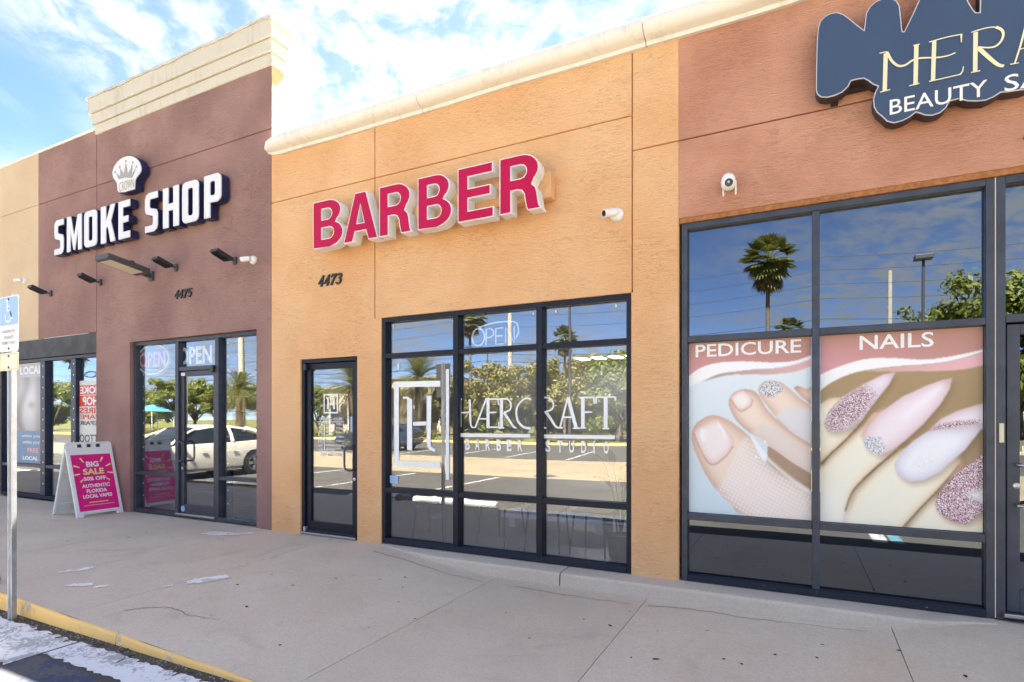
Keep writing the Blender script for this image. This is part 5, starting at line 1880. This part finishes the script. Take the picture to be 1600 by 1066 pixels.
M().prism(rr(SX - .15, SX + .15, 1.835, 1.975, .012, .012), yS, yS + .002).build('fine_plate', MT['adayellow'], sp)
e1 = rr(SX - .142, SX + .142, 1.843, 1.967, .01, .01)
M().prism([e1, inset(e1, .004)], yS - .001, None).build('plate_border', plain('olive_line', (.35, .32, .2), .6), sp)
q = M()
cw = (SX - .005, 2.265)
ring = [(cw[0] + .045 * math.cos(R(a)), cw[1] + .045 * math.sin(R(a))) for a in range(-200, 61, 20)]
q.prism(ribbon(ring, .014), yS - .003, None)
q.prism(ribbon([(SX - .02, 2.375), (SX - .02, 2.31), (SX + .025, 2.31), (SX + .05, 2.245), (SX + .07, 2.25)], .016), yS - .003, None)
q.prism(ribbon([(SX - .02, 2.345), (SX + .025, 2.345)], .012), yS - .0035, None)
q.prism([(SX - .02 + .016 * math.cos(i * .6283), 2.392 + .016 * math.sin(i * .6283)) for i in range(10)], yS - .003, None)
q.build('wheelchair_symbol', MT['adawhite'], sp)
q = M()
for t, z in (('PARKING BY', 2.145), ('DISABLED', 2.10), ('PERMIT ONLY', 2.055)):
    q.textc(t, SX, z, .026, yS - .0015)
q.build('lettering', MT['grey_print'], sp)
for z in (2.40, 2.01, 1.95, 1.86):
    M().lathe((SX, yS, z), (0, -1, 0), [(0, .009), (.005, .009), (.007, .005)], 8).build('bolt', MT['darkgrey'], sp)

# concrete wheel stop in the corner
ws = tag(M(lambda u, v, w: (w, -3.52 + u, LOT + v)).prism([(-.08, 0), (.08, 0), (.07, .09), (.045, .125), (-.045, .125), (-.07, .09)], -6.6, -4.80).build('wheel_stop', plain('white_concrete', (.5, .5, .49), .8, var=.12, vscale=4, bump=.3), None, bevel=.012, fix=True),
         'white painted concrete wheel stop at the bottom left corner', 'wheel stop')
e = tag(M().lathe((-6.42, -2.80, walk_z(-6.42, -2.8)), (0, 0, 1), [(0, .05), (.02, .055), (.05, .052), (.10, .045), (.115, .02)], 14).build('rusty_cap', plain('rusty_pipe', (.28, .09, .04), .8, var=.3, vscale=12), None, smooth=40),
        'short rusty pipe stub at the kerb by the left frame edge', 'pipe stub')
# ================================================================ INSIDE THE SHOPS
def make_chair():
    e = empty('chair', (0, 0, 0), 'x', 'chair', 'waiting chairs inside the barber shop')
    M().prism(rr(-.21, .21, -.21, .21, .05, .05), .455, .43).build('tmp', None)
    bpy.data.objects.remove(bpy.data.objects['tmp'])
    M(lambda u, v, w: (u, v, w)).prism(rr(-.21, .21, -.21, .21, .06, .06), .43, .47).build('seat', MT['black'], e, bevel=.008, fix=True)
    for sx in (-1, 1):
        for sy in (-1, 1):
            M().tube([(sx * .17, sy * .16, .435), (sx * .20, sy * .21, 0)], [.012, .009], 8).build('leg', MT['black'], e, smooth=60)
    return e


ch0 = make_chair()
for i, (x, y, a, lab) in enumerate(((-4.02, .62, 8, 'thin legged chair behind the leftmost low pane of the barber window'), (-3.12, .66, -10, 'thin legged chair in front of the white table behind the middle barber pane'),
                                    (-2.52, .62, 6, 'thin legged chair behind the right edge of the middle barber pane'), (-1.98, .66, -4, 'thin legged chair behind the right barber pane'))):
    o = ch0 if i == 0 else copy_tree(ch0)
    o.location = (x, y, .004)
    o.rotation_euler = (0, 0, R(180 + a))
    o['label'] = lab
tb = empty('low_table', (-2.85, 1.8, 0), 'low white table inside the barber shop', 'table')
M().box(-3.55, -2.15, 1.45, 2.05, .15, .26).build('table_top', MT['woodfloor'], tb, bevel=.006)
for x in (-3.5, -2.28):
    for y in (1.58, 1.94):
        M().box(x, x + .09, y, y + .09, .004, .17).build('leg', MT['woodfloor'], tb, bevel=.004)
pl = empty('potted_plant', (-1.66, .55, 0), 'broad leaved green plant behind the right pane of the barber window', 'plant')
M().lathe((-1.66, .55, .004), (0, 0, 1), [(0, .11), (.02, .12), (.24, .15), (.25, .14), (.23, .10)], 18).build('pot', MT['darkgrey'], pl, smooth=40)
r = random.Random(4)
for i in range(13):
    a = r.uniform(0, 6.28)
    reach, hh = r.uniform(.12, .42), r.uniform(.55, 1.15)
    base = Vector((-1.66, .55, .24))
    tip = base + Vector((math.cos(a) * reach, math.sin(a) * reach * .6, hh))
    mid = base.lerp(tip, .55) + Vector((0, 0, .12))
    q = M()
    d = (tip - mid).normalized()
    sd_ = d.cross(Vector((0, 0, 1))).normalized() if abs(d.z) < .98 else Vector((1, 0, 0))
    L_, W2 = .34, .055
    vs = []
    for k in range(6):
        t = k / 5
        w = W2 * math.sin(math.pi * (t * .92 + .06)) ** .8
        p = mid + d * (L_ * t) + Vector((math.cos(a) * .10, math.sin(a) * .06, -.16)) * t * t
        vs += [p - sd_ * w, p + Vector((0, 0, -.012)), p + sd_ * w]
    q.add(vs, [f for k in range(5) for f in ((k * 3, k * 3 + 1, k * 3 + 4, k * 3 + 3), (k * 3 + 1, k * 3 + 2, k * 3 + 5, k * 3 + 4))])
    q.tube([base, base.lerp(mid, .5) + Vector((0, 0, .05)), mid], .006, 5)
    q.build('leaf', MT['leaf'], pl, smooth=180)
for i in range(4):
    x = -4.75 + i * .42
    e = empty('ceiling_light', (x, 8.0, 2.94), '%s of four lit ceiling panels deep inside the barber shop' % ('leftmost', 'second from the left', 'third from the left', 'rightmost')[i], 'ceiling light', 'lit ceiling panels in the barber shop')
    M().box(x - .14, x + .14, 7.7, 8.25, 2.925, 2.949).build('housing', MT['white'], e)
    M().box(x - .12, x + .12, 7.73, 8.22, 2.918, 2.9245).build('diffuser', MT['lit'], e)
bn_ = empty('wheeled_bin', (-11.45, .55, 0), 'dark grey bin with lid behind the tan window', 'bin')
q = M()
q.add([(-11.66, .36, .05), (-11.24, .36, .05), (-11.24, .74, .05), (-11.66, .74, .05), (-11.72, .32, .86), (-11.18, .32, .86), (-11.18, .80, .86), (-11.72, .80, .86)], [(0, 3, 2, 1), (4, 5, 6, 7), (0, 1, 5, 4), (1, 2, 6, 5), (2, 3, 7, 6), (3, 0, 4, 7)])
q.build('body', MT['darkgrey'], bn_, bevel=.02)
M().box(-11.74, -11.16, .29, .82, .87, .93).build('lid', MT['darkgrey'], bn_, bevel=.02)
for x in (-11.62, -11.28):
    M().lathe((x - .02, .72, .085), (1, 0, 0), [(0, .08), (.04, .08)], 14).build('wheel', MT['black'], bn_)
# shelving with boxes along the smoke shop back wall
sh = empty('shelf_unit', (-8.9, 3.2, 0), 'dim shelf unit at the back of the maroon shop', 'shelf')
for z in (.1, .6, 1.1, 1.6, 2.1):
    M().box(-11.0, -6.8, 3.05, 3.39, z, z + .03).build('shelf', MT['wallpale'], sh)
for x in (-11.0, -9.6, -8.2, -6.83):
    M().box(x, x + .03, 3.04, 3.39, 0.004, 2.3).build('side_panel', MT['wallpale'], sh)

# ================================================================ ACROSS THE LOT (seen in the glass)
def across(px, T):
    """survey through the mirror of the shop glass: photo pixel column and distance -> place on the lot"""
    k = (px - 800) / FPX
    return (T * (_F[0] + _Rt[0] * k), -(CAM_Y + T * (_F[1] + _Rt[1] * k)) + .15)


def leaf_cloud(name, mat, clumps, nleaf, size, seed, parent, flat_=1.0):
    """many small leaf faces on the shells of overlapping clumps"""
    rs = np.random.RandomState(seed)
    w = np.array([c[3] ** 2 for c in clumps])
    pick = rs.choice(len(clumps), nleaf, p=w / w.sum())
    C_ = np.array(clumps)[pick]
    d = rs.normal(size=(nleaf, 3))
    d /= np.linalg.norm(d, axis=1)[:, None]
    rad = C_[:, 3] * (rs.rand(nleaf) ** .35) * rs.uniform(.8, 1.12, nleaf)
    p = C_[:, :3] + d * rad[:, None] * np.array([1, 1, .8])
    n = d + rs.normal(size=(nleaf, 3)) * .6 + np.array([0, 0, .4])
    n /= np.linalg.norm(n, axis=1)[:, None]
    t = np.cross(n, rs.normal(size=(nleaf, 3)))
    t /= np.linalg.norm(t, axis=1)[:, None]
    b = np.cross(n, t)
    s = (size * rs.uniform(.6, 1.4, nleaf))[:, None]
    v = np.stack([p - t * s, p - b * s * .45, p + t * s, p + b * s * .45], 1).reshape(-1, 3)
    f = np.arange(nleaf * 4).reshape(-1, 4)
    me = bpy.data.meshes.new(name)
    me.from_pydata(v.tolist(), [], f.tolist())
    me.materials.append(mat)
    ob = bpy.data.objects.new(name, me)
    COL.objects.link(ob)
    put(ob, parent)
    return ob


def make_tree(name, lab, h, w, seed, mat, trunk=.3):
    r = random.Random(seed)
    e = empty(name, (0, 0, 0), lab, 'tree', 'trees across the road')
    q = M()
    zc = h * trunk
    q.tube([(0, 0, -.2), (.05, .03, zc * .6), (r.uniform(-.1, .1), r.uniform(-.1, .1), zc + h * .15)], [h * .035, h * .026, h * .018], 8)
    cl = []
    for i in range(9):
        a = i * 2.4 + r.uniform(-.4, .4)
        rr_ = w * r.uniform(.12, .34)
        z = h * r.uniform(trunk + .12, .84)
        c_ = (math.cos(a) * rr_ * 1.15, math.sin(a) * rr_ * 1.15, z)
        cl.append((*c_, w * r.uniform(.15, .25)))
        q.tube([(0, 0, zc * .8), (c_[0] * .5, c_[1] * .5, (zc + z) / 2), c_], [h * .016, h * .010, h * .004], 6)
    for i in range(14):
        a = r.uniform(0, 6.28)
        cl.append((math.cos(a) * w * r.uniform(.2, .45), math.sin(a) * w * r.uniform(.2, .45), h * r.uniform(trunk + .08, .92), w * r.uniform(.07, .13)))
    cl.append((0, 0, h * .82, w * .2))
    q.build('trunk', MT['bark'], e, smooth=60)
    leaf_cloud('crown', mat, cl, 9500, .016 * w + .05, seed, e)
    return e


def fan_palm(name, lab, h, rad, seed):
    r = random.Random(seed)
    e = empty(name, (0, 0, 0), lab, 'palm tree', 'palms across the road')
    M().tube([(0, 0, -.2), (.04, 0, h * .4), (0, .03, h * .8), (0, 0, h)], [.24, .17, .15, .16], 10).build('trunk', MT['bark'], e, smooth=60)
    for mat, nm, num, lo, hi in ((MT['palm'], 'crown', 64, -48, 85), (MT['palmdry'], 'dry_skirt', 22, -86, -55)):
        q = M()
        for i in range(num):
            az, el = r.uniform(0, 6.28), R(r.uniform(lo, hi))
            d = Vector((math.cos(az) * math.cos(el), math.sin(az) * math.cos(el), math.sin(el)))
            base = Vector((0, 0, h - (0 if nm == 'crown' else .3)))
            hub = base + d * rad * r.uniform(.45, .6) + Vector((0, 0, -.06 * rad))
            q.tube([base, hub], .02, 4)
            side = d.cross(Vector((0, 0, 1)))
            side = side.normalized() if side.length > .05 else Vector((1, 0, 0))
            upv = side.cross(d)
            for k in range(11):
                f_ = -1.2 + 2.4 * k / 10
                dd = (d * math.cos(f_) + side * math.sin(f_)).normalized()
                l = rad * .58 * (1 - .3 * abs(f_) / 1.2)
                dr = Vector((0, 0, -.22 * l))
                wv = upv.cross(dd).normalized() * .05 * rad if upv.cross(dd).length > .01 else side * .03
                a_, b_, c_ = hub, hub + dd * l * .6 + dr * .25, hub + dd * l + dr
                q.add([a_ - wv * .3, b_ - wv, c_, b_ + wv], [(0, 1, 2, 3)])
        q.build(nm, mat, e)
    return e


def date_palm(name, lab, h, rad, seed):
    r = random.Random(seed)
    e = empty(name, (0, 0, 0), lab, 'palm tree', 'palms across the road')
    M().tube([(0, 0, -.2), (0, 0, h * .5), (0, 0, h)], [.38, .33, .42], 12).build('trunk', MT['bark'], e, smooth=60)
    for nm, mat, num, lo, hi in (('crown', MT['palm'], 54, -10, 85), ('dry_skirt', MT['palmdry'], 16, -60, -15)):
        q = M()
        for i in range(num):
            az, el = r.uniform(0, 6.28), R(r.uniform(lo, hi))
            l = rad * r.uniform(.85, 1.1)
            d = Vector((math.cos(az) * math.cos(el), math.sin(az) * math.cos(el), math.sin(el)))
            side = d.cross(Vector((0, 0, 1))).normalized()
            pts = [Vector((0, 0, h)) + d * l * t + Vector((0, 0, -.42 * l * t * t)) for t in [k / 12 for k in range(13)]]
            q.tube(pts[::3], [.03, .022, .016, .010, .004], 4, caps=False)
            for k in range(2, 13):
                dd = (pts[k] - pts[k - 1]).normalized()
                ll = l * .20 * math.sin(math.pi * (k / 13.5)) ** .6 + .05
                for sg_ in (-1, 1):
                    for off in (0, .5):
                        p = pts[k - 1].lerp(pts[k], off)
                        tp = p + (side * sg_ * .75 + dd * .7 + Vector((0, 0, .12 - .2 * r.random()))).normalized() * ll
                        q.add([p, p.lerp(tp, .5) + dd * .028, tp, p.lerp(tp, .5) - dd * .028], [(0, 1, 2, 3)])
        q.build(nm, mat, e)
    return e


def spread(maker, specs, z=-.2):
    """first spec uses the built thing, the others are copies"""
    base = None
    for i, (px, T, s, rot, lab) in enumerate(specs):
        o = maker if i == 0 else copy_tree(maker)
        x, y = across(px, T)
        o.location = (x, y, z)
        o.scale = (s, s, s)
        o.rotation_euler = (0, 0, rot)
        o['label'] = lab


spread(make_tree('street_tree', '', 6.0, 6.6, 9, MT['leaf'], .04), [(px, 60 + 3 * (i % 3), .9 + .06 * (i % 4), i * 1.3, 'dense green tree in the back row mirrored in the barber glass, %s from the left' % ('first', 'second', 'third', 'fourth', 'fifth', 'sixth', 'seventh', 'eighth')[i]) for i, px in enumerate((722, 752, 790, 822, 856, 890, 932, 985))])
spread(make_tree('street_tree', '', 6.3, 5.6, 1, MT['leaf2'], .22), [(768, 43, 1.0, 0, 'round olive street tree mirrored left of centre in the barber middle pane'), (905, 44, 1.10, 1.2, 'round olive street tree mirrored left in the barber right pane'),
                                                                     (700, 58, 1.0, 2.2, 'olive street tree mirrored behind the middle barber mullion'), (1010, 47, 1.1, 4, 'olive street tree hidden past the barber right pane')])
spread(make_tree('street_tree', '', 6.5, 5.4, 2, MT['leaf2'], .22), [(838, 46, 1.0, 0, 'olive street tree mirrored at the right of the barber middle pane'), (868, 60, 1.0, 2, 'olive street tree mirrored far behind the barber right mullion')])
spread(make_tree('street_tree', '', 6.6, 5.6, 3, MT['leaf'], .2), [(968, 38, 1.0, 0, 'dark green tree mirrored at the right of the barber right pane'), (498, 62, .85, 1, 'green tree mirrored left in the barber door'), (340, 82, 1.1, 2, 'green tree mirrored behind the date palm in the maroon shop glass'),
                                                                   (305, 84, 1.2, 3, 'green tree mirrored in the right half of the maroon shop door'), (272, 80, 1.15, 4, 'green tree mirrored in the left half of the maroon shop door'), (410, 86, 1.1, 5, 'green tree mirrored at the right end of the maroon shop glass'),
                                                                   (455, 80, 1.1, .5, 'green tree mirrored between the maroon shop and the barber door'), (640, 72, .9, 1.5, 'green tree mirrored in the barber left pane')])
spread(make_tree('street_tree', '', 7.0, 7.0, 5, MT['leaf'], .12), [(236, 95, 1.0, 0, 'broad green tree mirrored in the left maroon shop pane'), (205, 100, 1.05, 2, 'broad green tree mirrored at the left frame of the maroon shop'), (80, 75, 1.0, 3, 'broad green tree mirrored in the tan window'), (120, 90, 1.0, 4, 'broad green tree mirrored right in the tan window'), (20, 80, 1.0, 1, 'broad green tree mirrored left in the tan window')])
spread(make_tree('oak_tree', '', 10.5, 9.5, 8, MT['leaf'], .2), [(1505, 50, 1.22, 0, 'large dark oak mirrored right of the lamp post in the salon glass'), (1592, 47, 1.36, 2, 'tallest dark oak mirrored at the right edge of the salon glass'), (1690, 46, 1.1, 4, 'large dark oak mirrored beyond the salon door')])
spread(fan_palm('fan_palm', '', 14.4, 2.1, 3), [(1200, 45, 1.0, 0, 'tall fan palm mirrored in the upper left salon pane'), (735, 60, .88, 1, 'fan palm mirrored behind the barber OPEN sign'), (882, 56, .67, 2, 'fan palm mirrored in the barber right transom'),
                                                (1234, 80, .98, 3, 'small distant fan palm mirrored in the upper left salon pane'), (118, 70, .65, 4, 'fan palm mirrored in the right tan window')])
spread(date_palm('date_palm', '', 4.6, 2.9, 4), [(372, 62, 1.08, 0, 'wide date palm mirrored in the right maroon shop pane'), (552, 36, .82, 1, 'date palm mirrored at the right of the barber door'), (655, 56, 1.25, 2, 'date palm mirrored in the barber left pane')])


def pole(px, T, h, r0, lab, mat='pole', arm=None, name='utility_pole'):
    x, y = across(px, T)
    e = empty(name, (x, y, LOT), lab, 'pole', 'poles across the lot')
    M().tube([(x, y, -.4), (x, y, h)], [r0, r0 * .7], 10).build('shaft', MT[mat], e, smooth=60)
    if arm == 'box':
        M().box(x - .38, x + .38, y - .3, y + .3, h, h + .22).build('lamp_head', MT['darkgrey'], e, bevel=.02)
    elif arm == 'street':
        M().tube([(x, y, h - .1), (x - .6, y, h + .25), (x - 1.8, y, h + .3)], .05, 6).build('lamp_arm', MT['darkgrey'], e)
        M().box(x - 2.4, x - 1.7, y - .12, y + .12, h + .24, h + .36).build('lamp_head', MT['darkgrey'], e, bevel=.02)
    elif arm == 'cross':
        for k, z in enumerate((h - .4, h - 1.5, h - 2.6, h - 3.8)):
            M().tube([(x, y, z), (x - .7, y, z + .15)], .04, 6).build('insulator_arm', MT['darkgrey'], e)
    return x, y, h


p1 = pole(1390, 62, 17.6, .30, 'round utility pole mirrored in the upper right salon pane')
pole(1443, 28, 9.3, .09, 'box headed lamp post mirrored in the upper right salon pane', 'darkgrey', 'box', 'lamp_post')
p2 = pole(797, 66, 17.6, .32, 'utility pole mirrored right of the barber OPEN sign', 'pole', 'cross')
pole(890, 30, 9.5, .09, 'dark lamp post mirrored in the barber right transom', 'darkgrey', 'box', 'lamp_post')
pole(762, 52, 7.8, .07, 'thin street lamp mirrored under the barber OPEN sign', 'darkgrey', 'street', 'lamp_post')
p3 = pole(376, 72, 18, .42, 'pale tapered utility pole mirrored behind the date palm', 'pole', 'cross')
pole(291, 66, 6.8, .16, 'short pale pole mirrored in the maroon shop door')
# overhead wires, sagging between distant poles
for k, (z, yo) in enumerate(((17.2, -57.5), (16.1, -58.3), (14.6, -57.8), (13.3, -58.4), (11.2, -58), (9.8, -57.6), (8.9, -58.2), (7.6, -57.9))):
    pts = []
    for sgm in range(8):
        x0, x1 = -150 + sgm * 38, -150 + (sgm + 1) * 38
        for i in range(10):
            t = i / 10
            pts.append((x0 + (x1 - x0) * t, yo, z - .9 * 4 * t * (1 - t)))
    tag(M().tube(pts, .022 if k < 4 else .03, 5).build('overhead_wire', MT['wire']), '%s of the eight black overhead wires mirrored against the sky' % ('topmost', 'second from the top', 'third from the top', 'fourth from the top', 'fifth from the top', 'third lowest', 'second lowest', 'lowest')[k], 'wire', 'overhead wires across the road')

# hedge island, kerb and lawns
struct(M().box(-130, 120, -27.8, -27.6, LOT - .05, LOT + .13).build('island_kerb', MT['yellow'], None, bevel=.03))
struct(sheet('island_lawn', -130, 120, -36, -27.8, LOT + .10, MT['grass']))
hx = -62.0
hi = 0
while hx < 14:
    w = rnd.uniform(4.5, 6.5)
    if hx < -6:
        e = empty('hedge', (hx + w / 2, -30, LOT), '%s clipped hedge mirrored low in the shop glass, %s from the left' % ('yellow green' if hi % 3 else 'olive', ('first', 'second', 'third', 'fourth', 'fifth', 'sixth', 'seventh', 'eighth', 'ninth', 'tenth', 'eleventh', 'twelfth')[hi]), 'hedge', 'hedges across the lot')
        cl = [(hx + w * (i + .5) / 9, -29.6 + rnd.uniform(-.25, .25), LOT + .42 + rnd.uniform(-.06, .1), .42) for i in range(9)]
        M().tube([(hx + .3, -29.6, LOT + .1), (hx + w - .3, -29.6, LOT + .35)], .05, 5).build('stems', MT['bark'], e)
        leaf_cloud('foliage', MT['leafy'] if hi % 3 else MT['leaf2'], cl, 1500, .085, 50 + hi, e)
        hi += 1
    hx += w + rnd.uniform(.3, 2.0)


def far_building(px0, px1, T, h, wall, lab, nwin):
    xa, y = across(px0, T)
    xb = across(px1, T)[0]
    e = empty('far_building', ((xa + xb) / 2, y, LOT), lab, 'building', 'buildings across the road')
    M().box(xa, xb, y - 10, y, LOT - .2, h).build('wall', MT[wall], e)
    M().box(xa - .3, xb + .3, y - 10.3, y + .3, h, h + .35).build('roof', MT['wallgrey'], e)
    for i in range(nwin):
        x0 = xa + (xb - xa) * (i + .2) / nwin
        x1 = xa + (xb - xa) * (i + .8) / nwin
        w = M().box(x0, x1, y + .001, y + .06, 1.0, 2.9).build('window', MT['darkgrey'], e)
        M().box(x0 + .08, x1 - .08, y + .061, y + .075, 1.08, 2.82).build('pane', MT['carglass'], w)
    M().box((xa + xb) / 2 - .5, (xa + xb) / 2 + .5, y + .061, y + .10, LOT, 2.2).build('door', MT['framegrey'], e)


far_building(596, 720, 78, 6.8, 'wallpale', 'pale flat roofed building mirrored in the barber left pane', 6)
far_building(872, 965, 70, 4.2, 'wallgrey', 'grey building with dark windows mirrored in the barber right pane', 5)
far_building(515, 560, 60, 4.6, 'wallpale', 'pale building mirrored at the right of the barber door', 2)
x, y = across(240, 78)
e = empty('canopy', (x, y, LOT), 'small turquoise canopy mirrored in the left maroon shop pane', 'canopy')
M().add([(x - 2, y - 1.6, 2.5), (x + 2, y - 1.6, 2.5), (x + 2, y + 1.6, 2.5), (x - 2, y + 1.6, 2.5), (x, y, 3.7)], [(0, 1, 4), (1, 2, 4), (2, 3, 4), (3, 0, 4), (3, 2, 1, 0)]).build('canvas', MT['teal'], e)
for sx in (-1, 1):
    for sy in (-1, 1):
        M().tube([(x + sx * 1.9, y + sy * 1.5, LOT - .1), (x + sx * 1.9, y + sy * 1.5, 2.5)], .05, 6).build('leg', MT['white'], e)
x, y = across(852, 16)
tag(M().lathe((x, y, LOT + .004), (0, 0, 1), [(0, .33), (.006, .33), (.008, .30)], 24).build('manhole_cover', MT['darkgrey']), 'round dark manhole cover in the driving aisle mirrored in the barber glass', 'manhole')


# ---------------------------------------------------------------- cars
def car(name, lab, paint, loc, rot):
    e = empty(name, (0, 0, 0), lab, 'car', 'parked cars')
    stn = [(2.26, .55, .34, .56), (2.20, .70, .24, .66), (2.05, .80, .20, .72), (1.7, .87, .19, .80), (1.3, .90, .19, .87), (.9, .91, .19, .93), (.2, .915, .19, .95), (-.8, .915, .19, .97), (-1.5, .91, .20, 1.0), (-1.95, .87, .24, 1.02), (-2.18, .80, .30, 1.0), (-2.27, .70, .40, .92)]
    vs, fs = [], []
    for y, w, zb, zt in stn:
        hh = zt - zb
        half = [(w * .86, zb), (w * .985, zb + hh * .12), (w, zb + hh * .42), (w * .975, zb + hh * .74), (w * .93, zt - .035), (w * .80, zt), (w * .35, zt + .02)]
        ring = [(-x, y, z) for x, z in half[::-1]][::-1]
        ring = [(x, y, z) for x, z in half] + [(-x, y, z) for x, z in half[::-1]]
        vs += ring
    m = 14
    for i in range(len(stn) - 1):
        for j in range(m):
            fs.append((i * m + j, i * m + (j + 1) % m, (i + 1) * m + (j + 1) % m, (i + 1) * m + j))
    fs += [tuple(range(m)), tuple((len(stn) - 1) * m + j for j in range(m))[::-1]]
    body = M().add(vs, fs).build('body', paint, e, smooth=38, fix=True)
    g = [(1.12, .78, .91, .70, .92), (.75, .80, .93, .66, 1.12), (.30, .81, .94, .62, 1.34), (-.15, .81, .95, .60, 1.41), (-.7, .81, .96, .59, 1.41), (-1.25, .80, .98, .57, 1.33), (-1.75, .78, 1.0, .58, 1.15), (-2.05, .76, 1.0, .62, 1.02)]

    def side(i, s):
        y, wb, zb, wt, zt = g[i]
        return (wb + (wt - wb) * s ** 1.3, y, zb + (zt - zb) * s)
    vs, fs = [], []
    for i in range(len(g)):
        prof = [side(i, s) for s in (0, .5, .9, 1.0)]
        vs += [(x, y, z) for x, y, z in prof] + [(g[i][3] * .5, g[i][0], g[i][4] + .025), (-g[i][3] * .5, g[i][0], g[i][4] + .025)] + [(-x, y, z) for x, y, z in prof[::-1]]
    m = 10
    for i in range(len(g) - 1):
        for j in range(m - 1):
            fs.append((i * m + j, i * m + j + 1, (i + 1) * m + j + 1, (i + 1) * m + j))
    M().add(vs, fs).build('greenhouse', MT['carglass'], e, smooth=40, fix=True)
    # painted roof and pillars lie on the glass
    vs, fs = [], []
    idx = [2, 3, 4, 5]
    for i in idx:
        p = side(i, .88)
        vs += [(p[0] + .012, p[1], p[2]), (g[i][3] + .004, g[i][0], g[i][4] + .012), (g[i][3] * .5, g[i][0], g[i][4] + .036), (-g[i][3] * .5, g[i][0], g[i][4] + .036), (-g[i][3] - .004, g[i][0], g[i][4] + .012), (-p[0] - .012, p[1], p[2])]
    for k in range(len(idx) - 1):
        for j in range(5):
            fs.append((k * 6 + j, k * 6 + j + 1, (k + 1) * 6 + j + 1, (k + 1) * 6 + j))
    M().add(vs, fs).build('roof', paint, e, smooth=40, fix=True)
    for sx in (-1, 1):
        for ia, ib, sa, sb, wd in ((0, 2, .0, .95, .035), (4, 4, 0, .95, .05), (7, 5, .0, .95, .11)):
            a_, b_ = side(ia, sa), side(ib, sb)
            pa, pb = Vector((sx * (a_[0] + .006), a_[1], a_[2])), Vector((sx * (b_[0] + .006), b_[1], b_[2]))
            md = pa.lerp(pb, .5) + Vector((sx * .03, 0, .04 if ia != ib else 0))
            M().tube([pa, md, pb], [wd, wd * .8, wd * .8], 6).build('pillar', paint, e, smooth=50)
        for y in (1.38, -1.35):
            ar = M().lathe((sx * .80, y, .33), (sx, 0, 0), [(0, .39), (.117, .39), (.119, .36)], 24).build('wheel_arch', MT['black'], e)
            w = bpy.data.objects.new('wheel', None)
            COL.objects.link(w)
            w.location = (sx * .85, y, .33)
            put(w, e)
            M().lathe((sx * .72, y, .33), (sx, 0, 0), [(0, .29), (.02, .325), (.18, .325), (.21, .30), (.212, .235)], 28).build('tyre', MT['tyre'], w, smooth=40)
            rim = M().lathe((sx * .925, y, .33), (sx, 0, 0), [(0, .235), (.006, .235), (.010, .215), (.002, .20)], 24)
            for k in range(5):
                for o_ in (-.13, .13):
                    a_ = k * 1.2566 + o_
                    c_, s_ = math.cos(a_), math.sin(a_)
                    rim.obox((sx * .938, y + c_ * .12, .33 + s_ * .12), (.006, 0, 0), (0, c_ * .10, s_ * .10), (0, -s_ * .016, c_ * .016))
            rim.lathe((sx * .93, y, .33), (sx, 0, 0), [(0, .05), (.014, .045)], 12)
            rim.build('rim', MT['steel'], w)
        for y in (.28, -.62):
            M().box(sx * .925 - .012, sx * .925 + .012, y - .09, y + .06, .80, .825).build('door_handle', paint, e)
        M().tube([(sx * .86, .88, .96), (sx * .98, .86, 1.0), (sx * 1.03, .84, 1.0)], [.02, .06, .05], 8).build('mirror', paint, e, smooth=60)
        M().box(sx * .62 - .13, sx * .62 + .13, -2.27, -2.19, .78, .92).build('tail_light', MT['tail'], e, bevel=.02)
        M().box(sx * .60 - .12, sx * .60 + .12, 2.12, 2.23, .56, .66).build('headlight', MT['headl'], e, bevel=.02)
        M().box(sx * .922 - .003, sx * .922 + .003, -.98, .90, .262, .27).build('sill_trim', MT['black'], e)
    e.location = loc
    e.rotation_euler = (0, 0, rot)
    return e


car('parked_car', 'white sedan parked nose in, mirrored in the maroon shop glass', MT['carwhite'], (-15.15, -4.65, LOT + .004), 0)
x, y = across(592, 30)
car('parked_car', 'dark blue sedan parked across the lot, mirrored in the barber door', MT['cardark'], (x, y, LOT + .004), R(80))
